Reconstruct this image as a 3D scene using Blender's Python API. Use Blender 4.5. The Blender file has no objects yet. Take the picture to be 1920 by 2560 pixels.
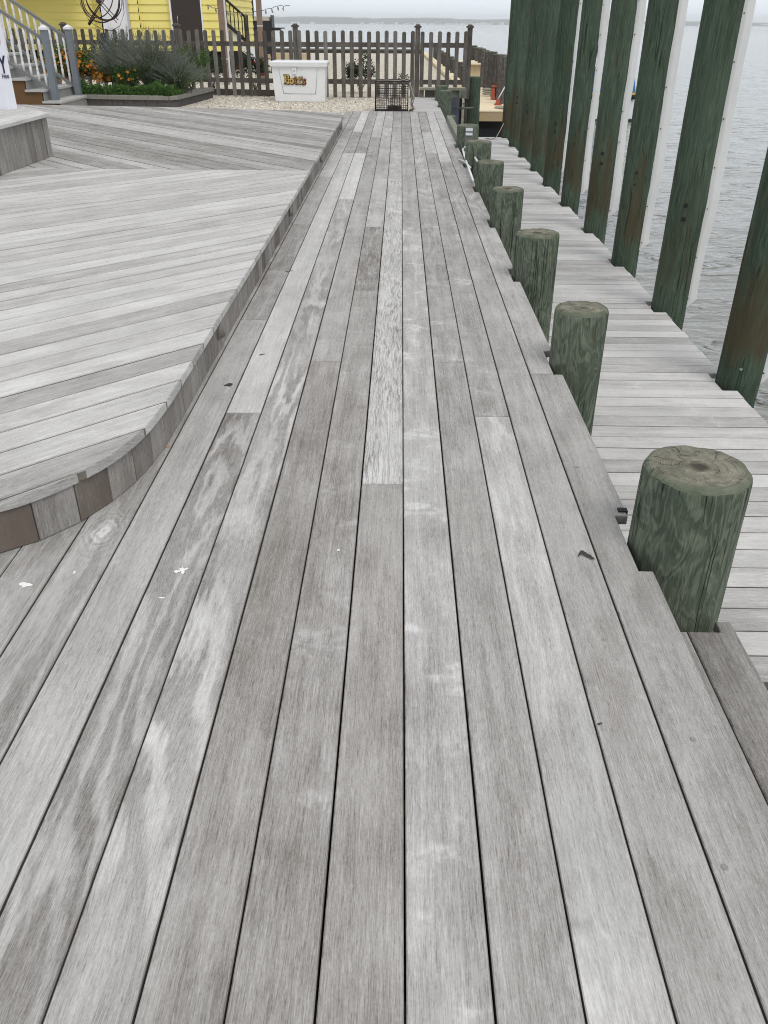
import bpy, math, random
from mathutils import Vector, Matrix, noise as mnoise
R = math.radians
rnd = random.Random(7)
scene = bpy.context.scene
C = bpy.context.collection
S = 0.1435                       # deck board pitch
ZD = -0.636                      # lower dock
ZP = 0.17                        # raised deck
ZW = -1.2                        # water
SEAM = 8.242

# ------------------------------------------------------------------ shader DSL
class NT:
    def __init__(s, name):
        s.m = bpy.data.materials.new(name); s.m.use_nodes = True
        s.t = s.m.node_tree; s.t.nodes.clear()
        s.out = s.t.nodes.new('ShaderNodeOutputMaterial')
    def n(s, typ, **k):
        nd = s.t.nodes.new(typ)
        for a, b in k.items(): setattr(nd, a, b)
        return nd
    def link(s, a, b):
        if isinstance(a, (int, float)): b.default_value = a
        elif isinstance(a, (tuple, list)):
            v = tuple(a)
            if len(b.default_value) == 4 and len(v) == 3: v = v + (1,)
            b.default_value = v
        else: s.t.links.new(a, b)
    def math(s, op, a, b=0.0, c=0.0, clamp=False):
        nd = s.n('ShaderNodeMath', operation=op, use_clamp=clamp)
        s.link(a, nd.inputs[0]); s.link(b, nd.inputs[1]); s.link(c, nd.inputs[2]); return nd.outputs[0]
    def add(s, a, b): return s.math('ADD', a, b)
    def sub(s, a, b): return s.math('SUBTRACT', a, b)
    def mul(s, a, b): return s.math('MULTIPLY', a, b)
    def mad(s, a, b, c): return s.math('MULTIPLY_ADD', a, b, c)
    def mr(s, v, a, b, c=0.0, d=1.0, smooth=False):
        nd = s.n('ShaderNodeMapRange'); nd.interpolation_type = 'SMOOTHSTEP' if smooth else 'LINEAR'
        s.link(v, nd.inputs[0])
        for i, x in enumerate((a, b, c, d)): s.link(x, nd.inputs[i+1])
        return nd.outputs[0]
    def xyz(s, x, y, z):
        nd = s.n('ShaderNodeCombineXYZ'); s.link(x, nd.inputs[0]); s.link(y, nd.inputs[1]); s.link(z, nd.inputs[2]); return nd.outputs[0]
    def sep(s, v):
        nd = s.n('ShaderNodeSeparateXYZ'); s.link(v, nd.inputs[0]); return nd.outputs
    def noise(s, v, scale=1.0, detail=2.0, rough=0.5, dist=0.0, col=False):
        nd = s.n('ShaderNodeTexNoise'); s.link(v, nd.inputs['Vector']); nd.inputs['Scale'].default_value = scale
        nd.inputs['Detail'].default_value = detail; nd.inputs['Roughness'].default_value = rough
        nd.inputs['Distortion'].default_value = dist
        return nd.outputs['Color' if col else 'Fac']
    def voro(s, v, scale=1.0, feature='F1', out='Distance', rand=1.0):
        nd = s.n('ShaderNodeTexVoronoi', feature=feature); s.link(v, nd.inputs['Vector'])
        nd.inputs['Scale'].default_value = scale; nd.inputs['Randomness'].default_value = rand
        return nd.outputs[out]
    def mix(s, f, a, b, typ='MIX'):
        nd = s.n('ShaderNodeMix', data_type='RGBA', blend_type=typ); nd.clamp_factor = True
        s.link(f, nd.inputs[0]); s.link(a, nd.inputs[6]); s.link(b, nd.inputs[7]); return nd.outputs[2]
    def attr(s, name):
        nd = s.n('ShaderNodeAttribute', attribute_name=name); return nd.outputs['Vector']
    def uv(s): return s.n('ShaderNodeUVMap', uv_map='UVMap').outputs[0]
    def obj(s): return s.n('ShaderNodeTexCoord').outputs['Object']
    def geo(s, o='Position'): return s.n('ShaderNodeNewGeometry').outputs[o]
    def bsdf(s, col, rough=0.7, spec=0.3, h=None, hd=0.001, hs=1.0, metal=0.0, **k):
        b = s.n('ShaderNodeBsdfPrincipled')
        s.link(col, b.inputs['Base Color']); s.link(rough, b.inputs['Roughness'])
        s.link(spec, b.inputs['Specular IOR Level']); s.link(metal, b.inputs['Metallic'])
        if h is not None:
            bp = s.n('ShaderNodeBump'); bp.inputs['Strength'].default_value = hs; bp.inputs['Distance'].default_value = hd
            s.link(h, bp.inputs['Height']); s.t.links.new(bp.outputs[0], b.inputs['Normal'])
        s.t.links.new(b.outputs[0], s.out.inputs[0]); s.b = b
        return s.m

def wood_mat(name, dark, light, warm, hd=0.0006, rough=0.72, val=1.0, knots=False):
    """weathered timber: UV in metres (u across the board, v along); 'tone' = brightness, warmth, figure; 'fig' = ripple, cross bands, seed"""
    t = NT(name)
    u, v, _ = t.sep(t.uv()); to = t.sep(t.attr('tone')); fg = t.sep(t.attr('fig'))
    seed = t.mul(fg[2], 53.0)
    # slow wander of the grain
    wn = t.sub(t.noise(t.xyz(t.mul(u, 5), t.mul(v, 1.1), seed), 1, 2), 0.5)
    wa = t.mad(to[2], 0.085, 0.010)
    uw = t.mad(wn, wa, u)
    fine = t.noise(t.xyz(t.mul(uw, 600), t.mul(v, 34), seed), 1, 2, 0.6)
    med = t.noise(t.xyz(t.mul(uw, 95), t.mul(v, 4.2), seed), 1, 3, 0.65)
    lng = t.noise(t.xyz(t.mul(u, 2.5), t.mul(v, 1.7), t.add(seed, 60)), 1, 4, 0.6)
    broad = t.noise(t.xyz(t.mul(uw, 17), t.mul(v, 0.7), seed), 1, 2, 0.5)
    blot = t.noise(t.xyz(t.mul(u, 11), t.mul(v, 5), t.add(seed, 9)), 1, 5, 0.6)
    tick = t.noise(t.xyz(t.mul(u, 520), t.mul(v, 48), seed), 1, 1)
    fin2 = t.noise(t.xyz(t.mul(uw, 380), t.mul(v, 6), t.add(seed, 80)), 1, 2, 0.6)
    grain = t.mad(t.sub(fine, 0.5), 0.72, t.mul(t.sub(med, 0.5), 0.62))
    grain = t.mad(t.sub(fin2, 0.5), 0.60, grain)
    grain = t.mad(t.sub(lng, 0.5), 0.65, grain)
    pore = t.noise(t.xyz(t.mul(uw, 620), t.mul(v, 38), t.add(seed, 70)), 1, 0.5)
    grain = t.mad(t.mr(pore, .62, .72), -.24, grain)
    grain = t.mad(t.mr(pore, .38, .28), .20, grain)
    grain = t.mad(t.sub(broad, 0.5), 0.55, grain)
    grain = t.mad(t.sub(blot, 0.5), 0.55, grain)
    spk = t.noise(t.xyz(t.mul(u, 260), t.mul(v, 150), t.add(seed, 2)), 1, 2, 0.6)
    grain = t.mad(t.sub(spk, 0.5), 0.50, grain)
    # flat-sawn figure: level lines of a smooth stretched field
    f = t.noise(t.xyz(t.mul(u, 4.6), t.mul(v, 0.62), t.add(seed, 3.1)), 1, 1.6, 0.45)
    fz = t.noise(t.xyz(t.mul(u, 42), t.mul(v, 7), seed), 1, 3, 0.6)
    ph = t.mad(f, 58.0, t.mul(fz, 7.5))
    line = t.mr(t.math('SINE', ph), -0.35, 1.0, -0.40, 0.95)
    fm = t.mr(t.noise(t.xyz(t.mul(u, 3), t.mul(v, 0.8), t.add(seed, 21)), 1, 2), 0.38, 0.62, 0.15, 1.0)
    figv = t.mul(t.mul(line, fm), t.mul(to[2], 0.43))
    # ripple figure
    wz = t.mul(t.sub(t.noise(t.xyz(t.mul(u, 30), t.mul(v, 16), seed), 1, 2), .5), .016)
    rp = t.noise(t.xyz(t.mul(t.add(wz, t.mad(wn, 0.10, u)), 190), t.mul(v, 9), seed), 1, 1.2, 0.5, 0.4)
    rm_ = t.mr(t.noise(t.xyz(t.mul(u, 9), t.mul(v, 2.2), t.add(seed, 7)), 1, 2), 0.35, 0.65, 0.35, 1.0)
    ripv = t.mul(t.mul(t.mr(rp, 0.38, 0.56, -0.54, 0.20), rm_), fg[0])
    # cross bands
    cb = t.noise(t.xyz(t.mul(u, 4.5), t.mul(v, 7), t.add(seed, 40)), 1, 2.5, 0.55, 0.6)
    cbf = t.noise(t.xyz(t.mul(u, 30), t.mul(v, 40), t.add(seed, 44)), 1, 2, 0.5)
    cbv = t.mul(t.mad(t.mr(cb, 0.56, 0.70, 0, 1, True), t.mr(cbf, 0.35, 0.6), t.mr(cb, 0.2, 0.46, -0.4, 0)), t.mul(fg[1], 0.50))
    tot = t.add(t.add(grain, figv), t.add(ripv, cbv))
    tot = t.mad(t.mr(tick, 0.66, 0.78), -0.16, tot)
    tot = t.mad(t.mr(tick, 0.34, 0.24), 0.10, tot)
    if knots:
        px, py, _ = t.sep(t.geo())
        for (kx, ky, rad, sy, amp, fr) in ((-.928, 2.150, .095, .50, .70, 400), (.30, .80, .12, .40, .30, 240)):
            dx = t.sub(px, kx); dy = t.mul(t.sub(py, ky), sy)
            wq = t.sub(t.noise(t.xyz(t.mul(px, 22), t.mul(py, 14), 3), 1, 3), .5)
            dd = t.mad(wq, .050, t.math('SQRT', t.add(t.mul(dx, dx), t.mul(dy, dy))))
            fall = t.mr(dd, rad*.12, rad, 1.0, 0.0, True)
            rg_ = t.mul(t.mr(t.math('SINE', t.mad(med, 4.0, t.mul(dd, fr))), -1, 1, -.50, .50), t.mr(wq, -.12, .12, .35, 1.0))
            tot = t.mad(t.mul(rg_, fall), amp, tot)
            tot = t.mad(t.mul(t.mr(dd, rad*.50, rad*.05, 0, 1, True), t.mr(blot, .35, .6, -.2, 1)), amp*.8, tot)
    fac = t.math('ADD', t.mad(to[0], 1.65, -0.40), t.mul(tot, 0.72), clamp=True)
    c = t.mix(fac, dark, light)
    wf = t.math('MULTIPLY', to[1], t.mr(t.sub(blot, t.mul(tot, 0.5)), 0.25, 0.7, 0.3, 1.0), clamp=True)
    c = t.mix(wf, c, t.mix(fac, warm, light))
    # grey-green mildew tint, very faint
    c = t.mix(t.mul(t.mr(t.noise(t.xyz(t.mul(u, 2.2), t.mul(v, 1.4), seed), 1, 4), 0.5, 0.75), 0.25), c, (0.30, 0.315, 0.29))
    h = t.mad(fine, 0.6, t.mad(med, 0.5, t.mul(tick, 0.3)))
    return t.bsdf(c, rough, 0.25, h, hd)

M = {}
M['deck'] = wood_mat('silvered_hardwood', (0.122, 0.113, 0.104), (0.655, 0.650, 0.640), (0.190, 0.165, 0.142), knots=True)
M['skirt'] = wood_mat('skirt_hardwood', (0.085, 0.078, 0.072), (0.50, 0.49, 0.47), (0.16, 0.125, 0.10))
M['fence'] = wood_mat('old_fence_wood', (0.050, 0.045, 0.040), (0.36, 0.345, 0.325), (0.12, 0.095, 0.075), rough=0.9)
M['beam'] = wood_mat('treated_timber', (0.05, 0.055, 0.045), (0.30, 0.32, 0.26), (0.22, 0.17, 0.09), rough=0.85)
M['tan'] = wood_mat('new_lumber', (0.40, 0.30, 0.17), (0.80, 0.68, 0.48), (0.60, 0.45, 0.25), rough=0.8)
M['post'] = wood_mat('brown_post_wood', (0.11, 0.075, 0.055), (0.34, 0.26, 0.21), (0.2, 0.13, 0.09), rough=0.85)

def plain(name, col, rough=0.5, spec=0.5, var=0.12, sc=8.0, metal=0.0, hd=None):
    t = NT(name); p = t.obj()
    n = t.noise(p, sc, 5, 0.6); n2 = t.noise(p, sc*9, 3)
    f = t.mad(t.sub(n, 0.5), var*2, t.mad(t.sub(n2, 0.5), var, 1.0))
    c = t.n('ShaderNodeVectorMath', operation='SCALE'); c.inputs[0].default_value = col; t.link(f, c.inputs['Scale'])
    return t.bsdf(c.outputs[0], rough, spec, n2 if hd else None, hd or 0.001, metal=metal)
M['white_paint'] = plain('white_gelcoat', (0.76, 0.775, 0.785), 0.4, 0.5, 0.09, 5)
M['white_vinyl'] = plain('white_vinyl', (0.70, 0.71, 0.70), 0.5, 0.4, 0.08)
M['grey_vinyl'] = plain('blue_grey_vinyl', (0.165, 0.19, 0.215), 0.45, 0.4, 0.08)
M['rail_grey'] = plain('grey_rail', (0.17, 0.18, 0.18), 0.5, 0.4, 0.15, 12)
M['tread'] = plain('grey_tread', (0.42, 0.42, 0.41), 0.75, 0.2, 0.15, 9)
M['riser'] = plain('riser_board', (0.27, 0.27, 0.26), 0.75, 0.2, 0.2, 7)
M['stringer'] = plain('brown_stringer', (0.13, 0.075, 0.035), 0.8, 0.2, 0.3, 6)
M['black'] = plain('black_paint', (0.012, 0.012, 0.014), 0.5, 0.4, 0.2)
M['rubber'] = plain('black_rubber', (0.02, 0.022, 0.025), 0.7, 0.3, 0.3, 40)
M['wire'] = plain('black_vinyl_wire', (0.02, 0.018, 0.018), 0.5, 0.4, 0.3, 30)
M['rust_wire'] = plain('rusty_wire', (0.055, 0.035, 0.028), 0.7, 0.3, 0.4, 30)
M['rope'] = plain('old_rope', (0.33, 0.31, 0.26), 0.9, 0.1, 0.3, 40)
M['red'] = plain('red_paint', (0.36, 0.07, 0.035), 0.5, 0.4, 0.15)
M['blue'] = plain('blue_canvas', (0.04, 0.16, 0.42), 0.8, 0.2, 0.1)
M['navy'] = plain('navy_canvas', (0.012, 0.03, 0.08), 0.8, 0.2, 0.2)
M['yellow'] = plain('yellow_stripe', (0.65, 0.46, 0.12), 0.4, 0.4, 0.05)
M['door'] = plain('dark_brown_door', (0.030, 0.020, 0.016), 0.4, 0.4, 0.2, 3)
M['trim'] = plain('white_trim', (0.72, 0.73, 0.76), 0.5, 0.4, 0.04)
M['tan_roof'] = plain('tan_top', (0.42, 0.39, 0.33), 0.8, 0.2, 0.15)
M['gold'] = plain('gold_letter', (0.50, 0.36, 0.12), 0.55, 0.4, 0.1, 20)
M['copper'] = plain('copper_letter', (0.33, 0.13, 0.05), 0.55, 0.4, 0.15, 20)
M['dark_letter'] = plain('dark_letter_edge', (0.035, 0.018, 0.012), 0.6, 0.3, 0.1)
M['ink'] = plain('navy_ink', (0.02, 0.025, 0.06), 0.6, 0.3, 0.05)
M['pink_ink'] = plain('pink_ink', (0.62, 0.25, 0.22), 0.6, 0.3, 0.1)
M['droppings'] = plain('white_droppings', (0.80, 0.81, 0.80), 0.9, 0.1, 0.12, 60)
M['debris'] = plain('dark_leaf', (0.06, 0.056, 0.05), 0.9, 0.1, 0.4, 60)
M['plug'] = plain('wood_plug', (0.27, 0.26, 0.245), 0.8, 0.1, 0.2, 60)
M['steel'] = plain('dull_steel', (0.35, 0.36, 0.37), 0.4, 0.5, 0.1, 30, 0.6)
M['fixture'] = plain('bronze_fixture', (0.16, 0.145, 0.125), 0.5, 0.4, 0.2, 20)
M['soil'] = plain('dark_soil', (0.022, 0.018, 0.014), 0.95, 0.1, 0.4, 12)
M['block'] = plain('grey_block', (0.105, 0.100, 0.095), 0.95, 0.1, 0.35, 14, hd=0.01)
M['capstone'] = plain('cap_block', (0.235, 0.225, 0.205), 0.95, 0.1, 0.3, 14, hd=0.006)
M['bulkhead'] = plain('blue_grey_sheet', (0.16, 0.18, 0.22), 0.7, 0.3, 0.2, 4)
M['bark'] = plain('shrub_stem', (0.10, 0.075, 0.05), 0.9, 0.1, 0.3)

def leafmat(name, a, b, sc=6, trans=0.25):
    t = NT(name); f = t.mr(t.noise(t.obj(), sc, 4, 0.6), 0.35, 0.65)
    c = t.mix(f, a, b); m = t.bsdf(c, 0.65, 0.25)
    tr = t.n('ShaderNodeBsdfTranslucent'); t.link(c, tr.inputs[0])
    mx = t.n('ShaderNodeMixShader'); mx.inputs[0].default_value = trans
    t.t.links.new(t.b.outputs[0], mx.inputs[1]); t.t.links.new(tr.outputs[0], mx.inputs[2]); t.t.links.new(mx.outputs[0], t.out.inputs[0])
    return m
M['sage'] = leafmat('sage_leaf', (0.060, 0.098, 0.034), (0.175, 0.225, 0.115))
M['sage_tip'] = leafmat('sage_flower_tip', (0.16, 0.19, 0.14), (0.27, 0.29, 0.26))
M['leaf'] = leafmat('green_leaf', (0.030, 0.075, 0.015), (0.085, 0.17, 0.03))
M['dleaf'] = leafmat('dark_leaf_green', (0.012, 0.030, 0.012), (0.045, 0.075, 0.03))
M['cover'] = leafmat('ground_cover_leaf', (0.035, 0.095, 0.018), (0.12, 0.23, 0.055), 14)
M['orange'] = leafmat('orange_petal', (0.62, 0.21, 0.02), (0.80, 0.36, 0.04), 20)
M['redf'] = leafmat('red_petal', (0.35, 0.012, 0.02), (0.6, 0.03, 0.05), 20)
M['whitef'] = leafmat('white_petal', (0.75, 0.75, 0.68), (0.85, 0.85, 0.8), 20)
M['yellowf'] = leafmat('yellow_petal', (0.7, 0.6, 0.08), (0.85, 0.8, 0.2), 20)

def siding_mat():
    t = NT('yellow_clapboard'); x, y, z = t.sep(t.geo())
    n = t.noise(t.geo(), 1.4, 4); n2 = t.noise(t.xyz(t.mul(x, 3), y, t.mul(z, 60)), 1, 2)
    f = t.mad(t.sub(n, 0.5), 0.16, t.mad(t.sub(n2, 0.5), 0.08, 1.0))
    c = t.n('ShaderNodeVectorMath', operation='SCALE'); c.inputs[0].default_value = (0.76, 0.67, 0.21); t.link(f, c.inputs['Scale'])
    return t.bsdf(c.outputs[0], 0.6, 0.3)
M['siding'] = siding_mat()

def pile_mat(name, dark, light, brown, stain, vs=1.0, con=1.0):
    """pressure-treated piling: UV u = arc metres, v = height above the base of the UV"""
    t = NT(name); u, v, _ = t.sep(t.uv()); fg = t.sep(t.attr('fig')); seed = t.mul(fg[2], 71.0)
    to = t.sep(t.attr('tone'))
    w = t.sub(t.noise(t.xyz(t.mul(u, 9), t.mul(v, 4), seed), 1, 3), 0.5)
    f = t.noise(t.xyz(t.mul(t.mad(w, 0.05, u), 15), t.mul(v, 4.2*vs), seed), 1, 2.2, 0.5, 0.5)
    ln = t.math('SINE', t.mad(f, 46.0, t.mul(t.noise(t.xyz(t.mul(u, 120), t.mul(v, 14), seed), 1, 2), 3.0)))
    pat = t.mr(t.noise(t.xyz(t.mul(t.mad(w, 0.08, u), 26), t.mul(v, 9*vs), t.add(seed, 5)), 1, 3, 0.6, 0.8), 0.47-.05*(1-vs), 0.53+.08*(1-vs))
    fine = t.noise(t.xyz(t.mul(t.mad(w, .03, u), 300), t.mul(v, 9), seed), 1, 3, 0.65)
    big = t.noise(t.xyz(t.mul(u, 3), t.mul(v, 1.3), seed), 1, 4)
    a = t.mad(t.mr(ln, -0.1, 0.8), 0.34*con, t.mad(pat, 0.20*con, .34*(1-con)))
    a = t.mad(t.sub(fine, 0.5), 1.25, a); a = t.mad(t.sub(big, 0.5), 0.75, a)
    fac = t.math('ADD', a, t.mad(to[0], 0.8, -0.35), clamp=True)
    c = t.mix(fac, dark, light)
    bn = t.noise(t.xyz(t.mul(u, 10), t.mul(v, 1.6), t.add(seed, 15)), 1, 4, 0.6)
    low = t.mul(t.mr(v, 1.25, 0.35, 0.0, 1.0), t.mr(v, 0.08, 0.30, 0.1, 1.0)) if stain else 0.25
    bf = t.math('MULTIPLY', t.mr(t.add(bn, t.mul(low, 0.30)), 0.58, 0.80), t.mul(to[1], 0.95), clamp=True)
    c = t.mix(bf, c, brown)
    # long drying checks
    ck = t.noise(t.xyz(t.mul(t.mad(w, 0.02, u), 21), t.mul(v, 0.55), t.add(seed, 33)), 1, 1, 0.5)
    crack = t.mr(t.math('ABSOLUTE', t.sub(ck, 0.5)), 0.0, 0.010 if stain else 0.017, 1.0, 0.0)
    crack = t.mul(crack, t.mr(t.noise(t.xyz(t.mul(u, 5), t.mul(v, 2), t.add(seed, 50)), 1, 1), 0.40, 0.50))
    c = t.mix(t.mul(crack, 0.85), c, (0.012, 0.016, 0.012))
    h = t.sub(t.mad(fine, 0.5, t.mul(fac, 0.6)), t.mul(crack, 3.0))
    return t.bsdf(c, 0.85, 0.18, h, 0.0022)
M['pile'] = pile_mat('green_treated_short_pile', (0.060, 0.080, 0.057), (0.215, 0.245, 0.186), (0.10, 0.10, 0.075), False)
M['tall'] = pile_mat('green_treated_tall_pile', (0.034, 0.055, 0.037), (0.135, 0.180, 0.128), (0.075, 0.055, 0.030), True, .28, .55)
M['greypile'] = pile_mat('grey_weathered_pile', (0.07, 0.062, 0.056), (0.26, 0.25, 0.24), (0.09, 0.07, 0.06), False)

def end_grain():
    t = NT('pile_end_grain'); u, v, _ = t.sep(t.uv()); fg = t.sep(t.attr('fig')); seed = t.mul(fg[2], 71.0)
    w = t.noise(t.xyz(t.mul(u, 9), t.mul(v, 9), seed), 1, 3, 0.55)
    r = t.math('SQRT', t.add(t.mul(u, u), t.mul(v, v)))
    rr = t.mad(t.sub(w, 0.5), 0.045, r)
    ring = t.math('SINE', t.mul(rr, 900.0))
    n = t.noise(t.xyz(u, v, seed), 26, 5, 0.65); ang = t.math('ARCTAN2', v, u)
    rad = t.noise(t.xyz(t.mul(ang, 3.2), t.mul(r, 9), seed), 1, 2)
    crack = t.mul(t.mr(t.math('ABSOLUTE', t.sub(rad, 0.5)), 0.0, 0.010, 1.0, 0.0), t.mul(t.mr(r, 0.03, 0.06), t.mr(w, .45, .55)))
    arcs = t.mul(t.mr(t.math('SINE', t.mul(rr, 260.0)), .86, .97), t.mr(t.noise(t.xyz(t.mul(ang, 1.2), t.mul(r, 40), t.add(seed, 3)), 1, 2), .52, .60))
    crack = t.math('MAXIMUM', crack, t.mul(arcs, .45))
    f = t.math('ADD', t.mad(ring, 0.11, 0.47), t.mul(t.sub(n, 0.5), 1.5), clamp=True)
    c = t.mix(f, (0.075, 0.072, 0.056), (0.36, 0.345, 0.275))
    c = t.mix(t.mr(t.add(r, t.mul(t.sub(w, 0.5), 0.08)), 0.035, 0.012, 0.0, 0.75), c, (0.035, 0.030, 0.025))
    c = t.mix(t.mr(t.noise(t.xyz(u, v, t.add(seed, 8)), 9, 3), 0.48, 0.68, 0, 0.65), c, (0.075, 0.10, 0.062))
    rimf = t.mr(t.mad(t.sub(n, .5), .25, t.math('DIVIDE', r, t.sep(t.attr('tone'))[2])), t.mad(t.sub(w, .5), .5, .74), .97, 0, .62, True)
    c = t.mix(rimf, c, (0.105, 0.135, 0.095))
    c = t.mix(t.mul(crack, 0.8), c, (0.02, 0.02, 0.016))
    return t.bsdf(c, 0.9, 0.1, t.sub(t.mul(ring, 0.25), t.mul(crack, 2)), 0.0012)
M['end'] = end_grain()

def shell_mat():
    t = NT('crushed_shell_gravel'); p = t.geo(); x, y, z = t.sep(p)
    d = t.voro(p, 34, 'F1', 'Distance'); col = t.voro(p, 34, 'F1', 'Color'); r, g, b = t.sep(col)
    n = t.noise(p, 0.9, 5, 0.6); n2 = t.noise(p, 13, 4)
    c = t.mix(r, (0.50, 0.455, 0.37), (0.82, 0.79, 0.71))
    c = t.mix(t.mul(t.mr(g, 0.80, 0.95), 0.7), c, (0.40, 0.27, 0.16))
    c = t.mix(t.mul(t.mr(b, 0.90, 0.97), 0.8), c, (0.15, 0.13, 0.11))
    c = t.mix(t.mr(d, 0.55, 0.85, 0, 0.45), c, (0.24, 0.20, 0.15))
    c = t.mix(t.mr(n, 0.45, 0.75, 0, 0.35), c, (0.50, 0.45, 0.36))
    return t.bsdf(c, 0.9, 0.15, t.mad(d, -1.0, t.mul(n2, 0.4)), 0.012)
M['shell'] = shell_mat()

def water_mat():
    t = NT('bay_water'); p = t.geo(); x, y, z = t.sep(p)
    a = t.noise(t.xyz(t.mul(x, 1.0), t.mul(y, 1.25), 0), 1.5, 4, 0.55, 0.9)
    b = t.noise(t.xyz(t.mul(x, 0.75), t.mul(y, 1.5), 4), 5.5, 3, 0.5, 0.5)
    c = t.noise(t.xyz(t.mul(x, 0.12), t.mul(y, 0.30), 8), 1.0, 3, 0.5)
    rp_ = t.noise(t.xyz(t.mul(x, 1.1), t.mul(y, 2.0), 12), 1.6, 3, 0.55, 0.6)
    h = t.mad(a, 0.10, t.mad(b, 0.03, t.mad(c, 0.20, t.mul(t.mr(rp_, .58, .74, 0, 1, True), .17))))
    n = t.noise(t.xyz(t.mul(x, 0.02), t.mul(y, 0.05), 2), 1, 3)
    col = t.mix(n, (0.20, 0.205, 0.19), (0.26, 0.262, 0.245))
    m = t.bsdf(col, 0.06, 0.5, h, 0.5)
    t.b.inputs['IOR'].default_value = 1.33
    return m
M['water'] = water_mat()

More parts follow.
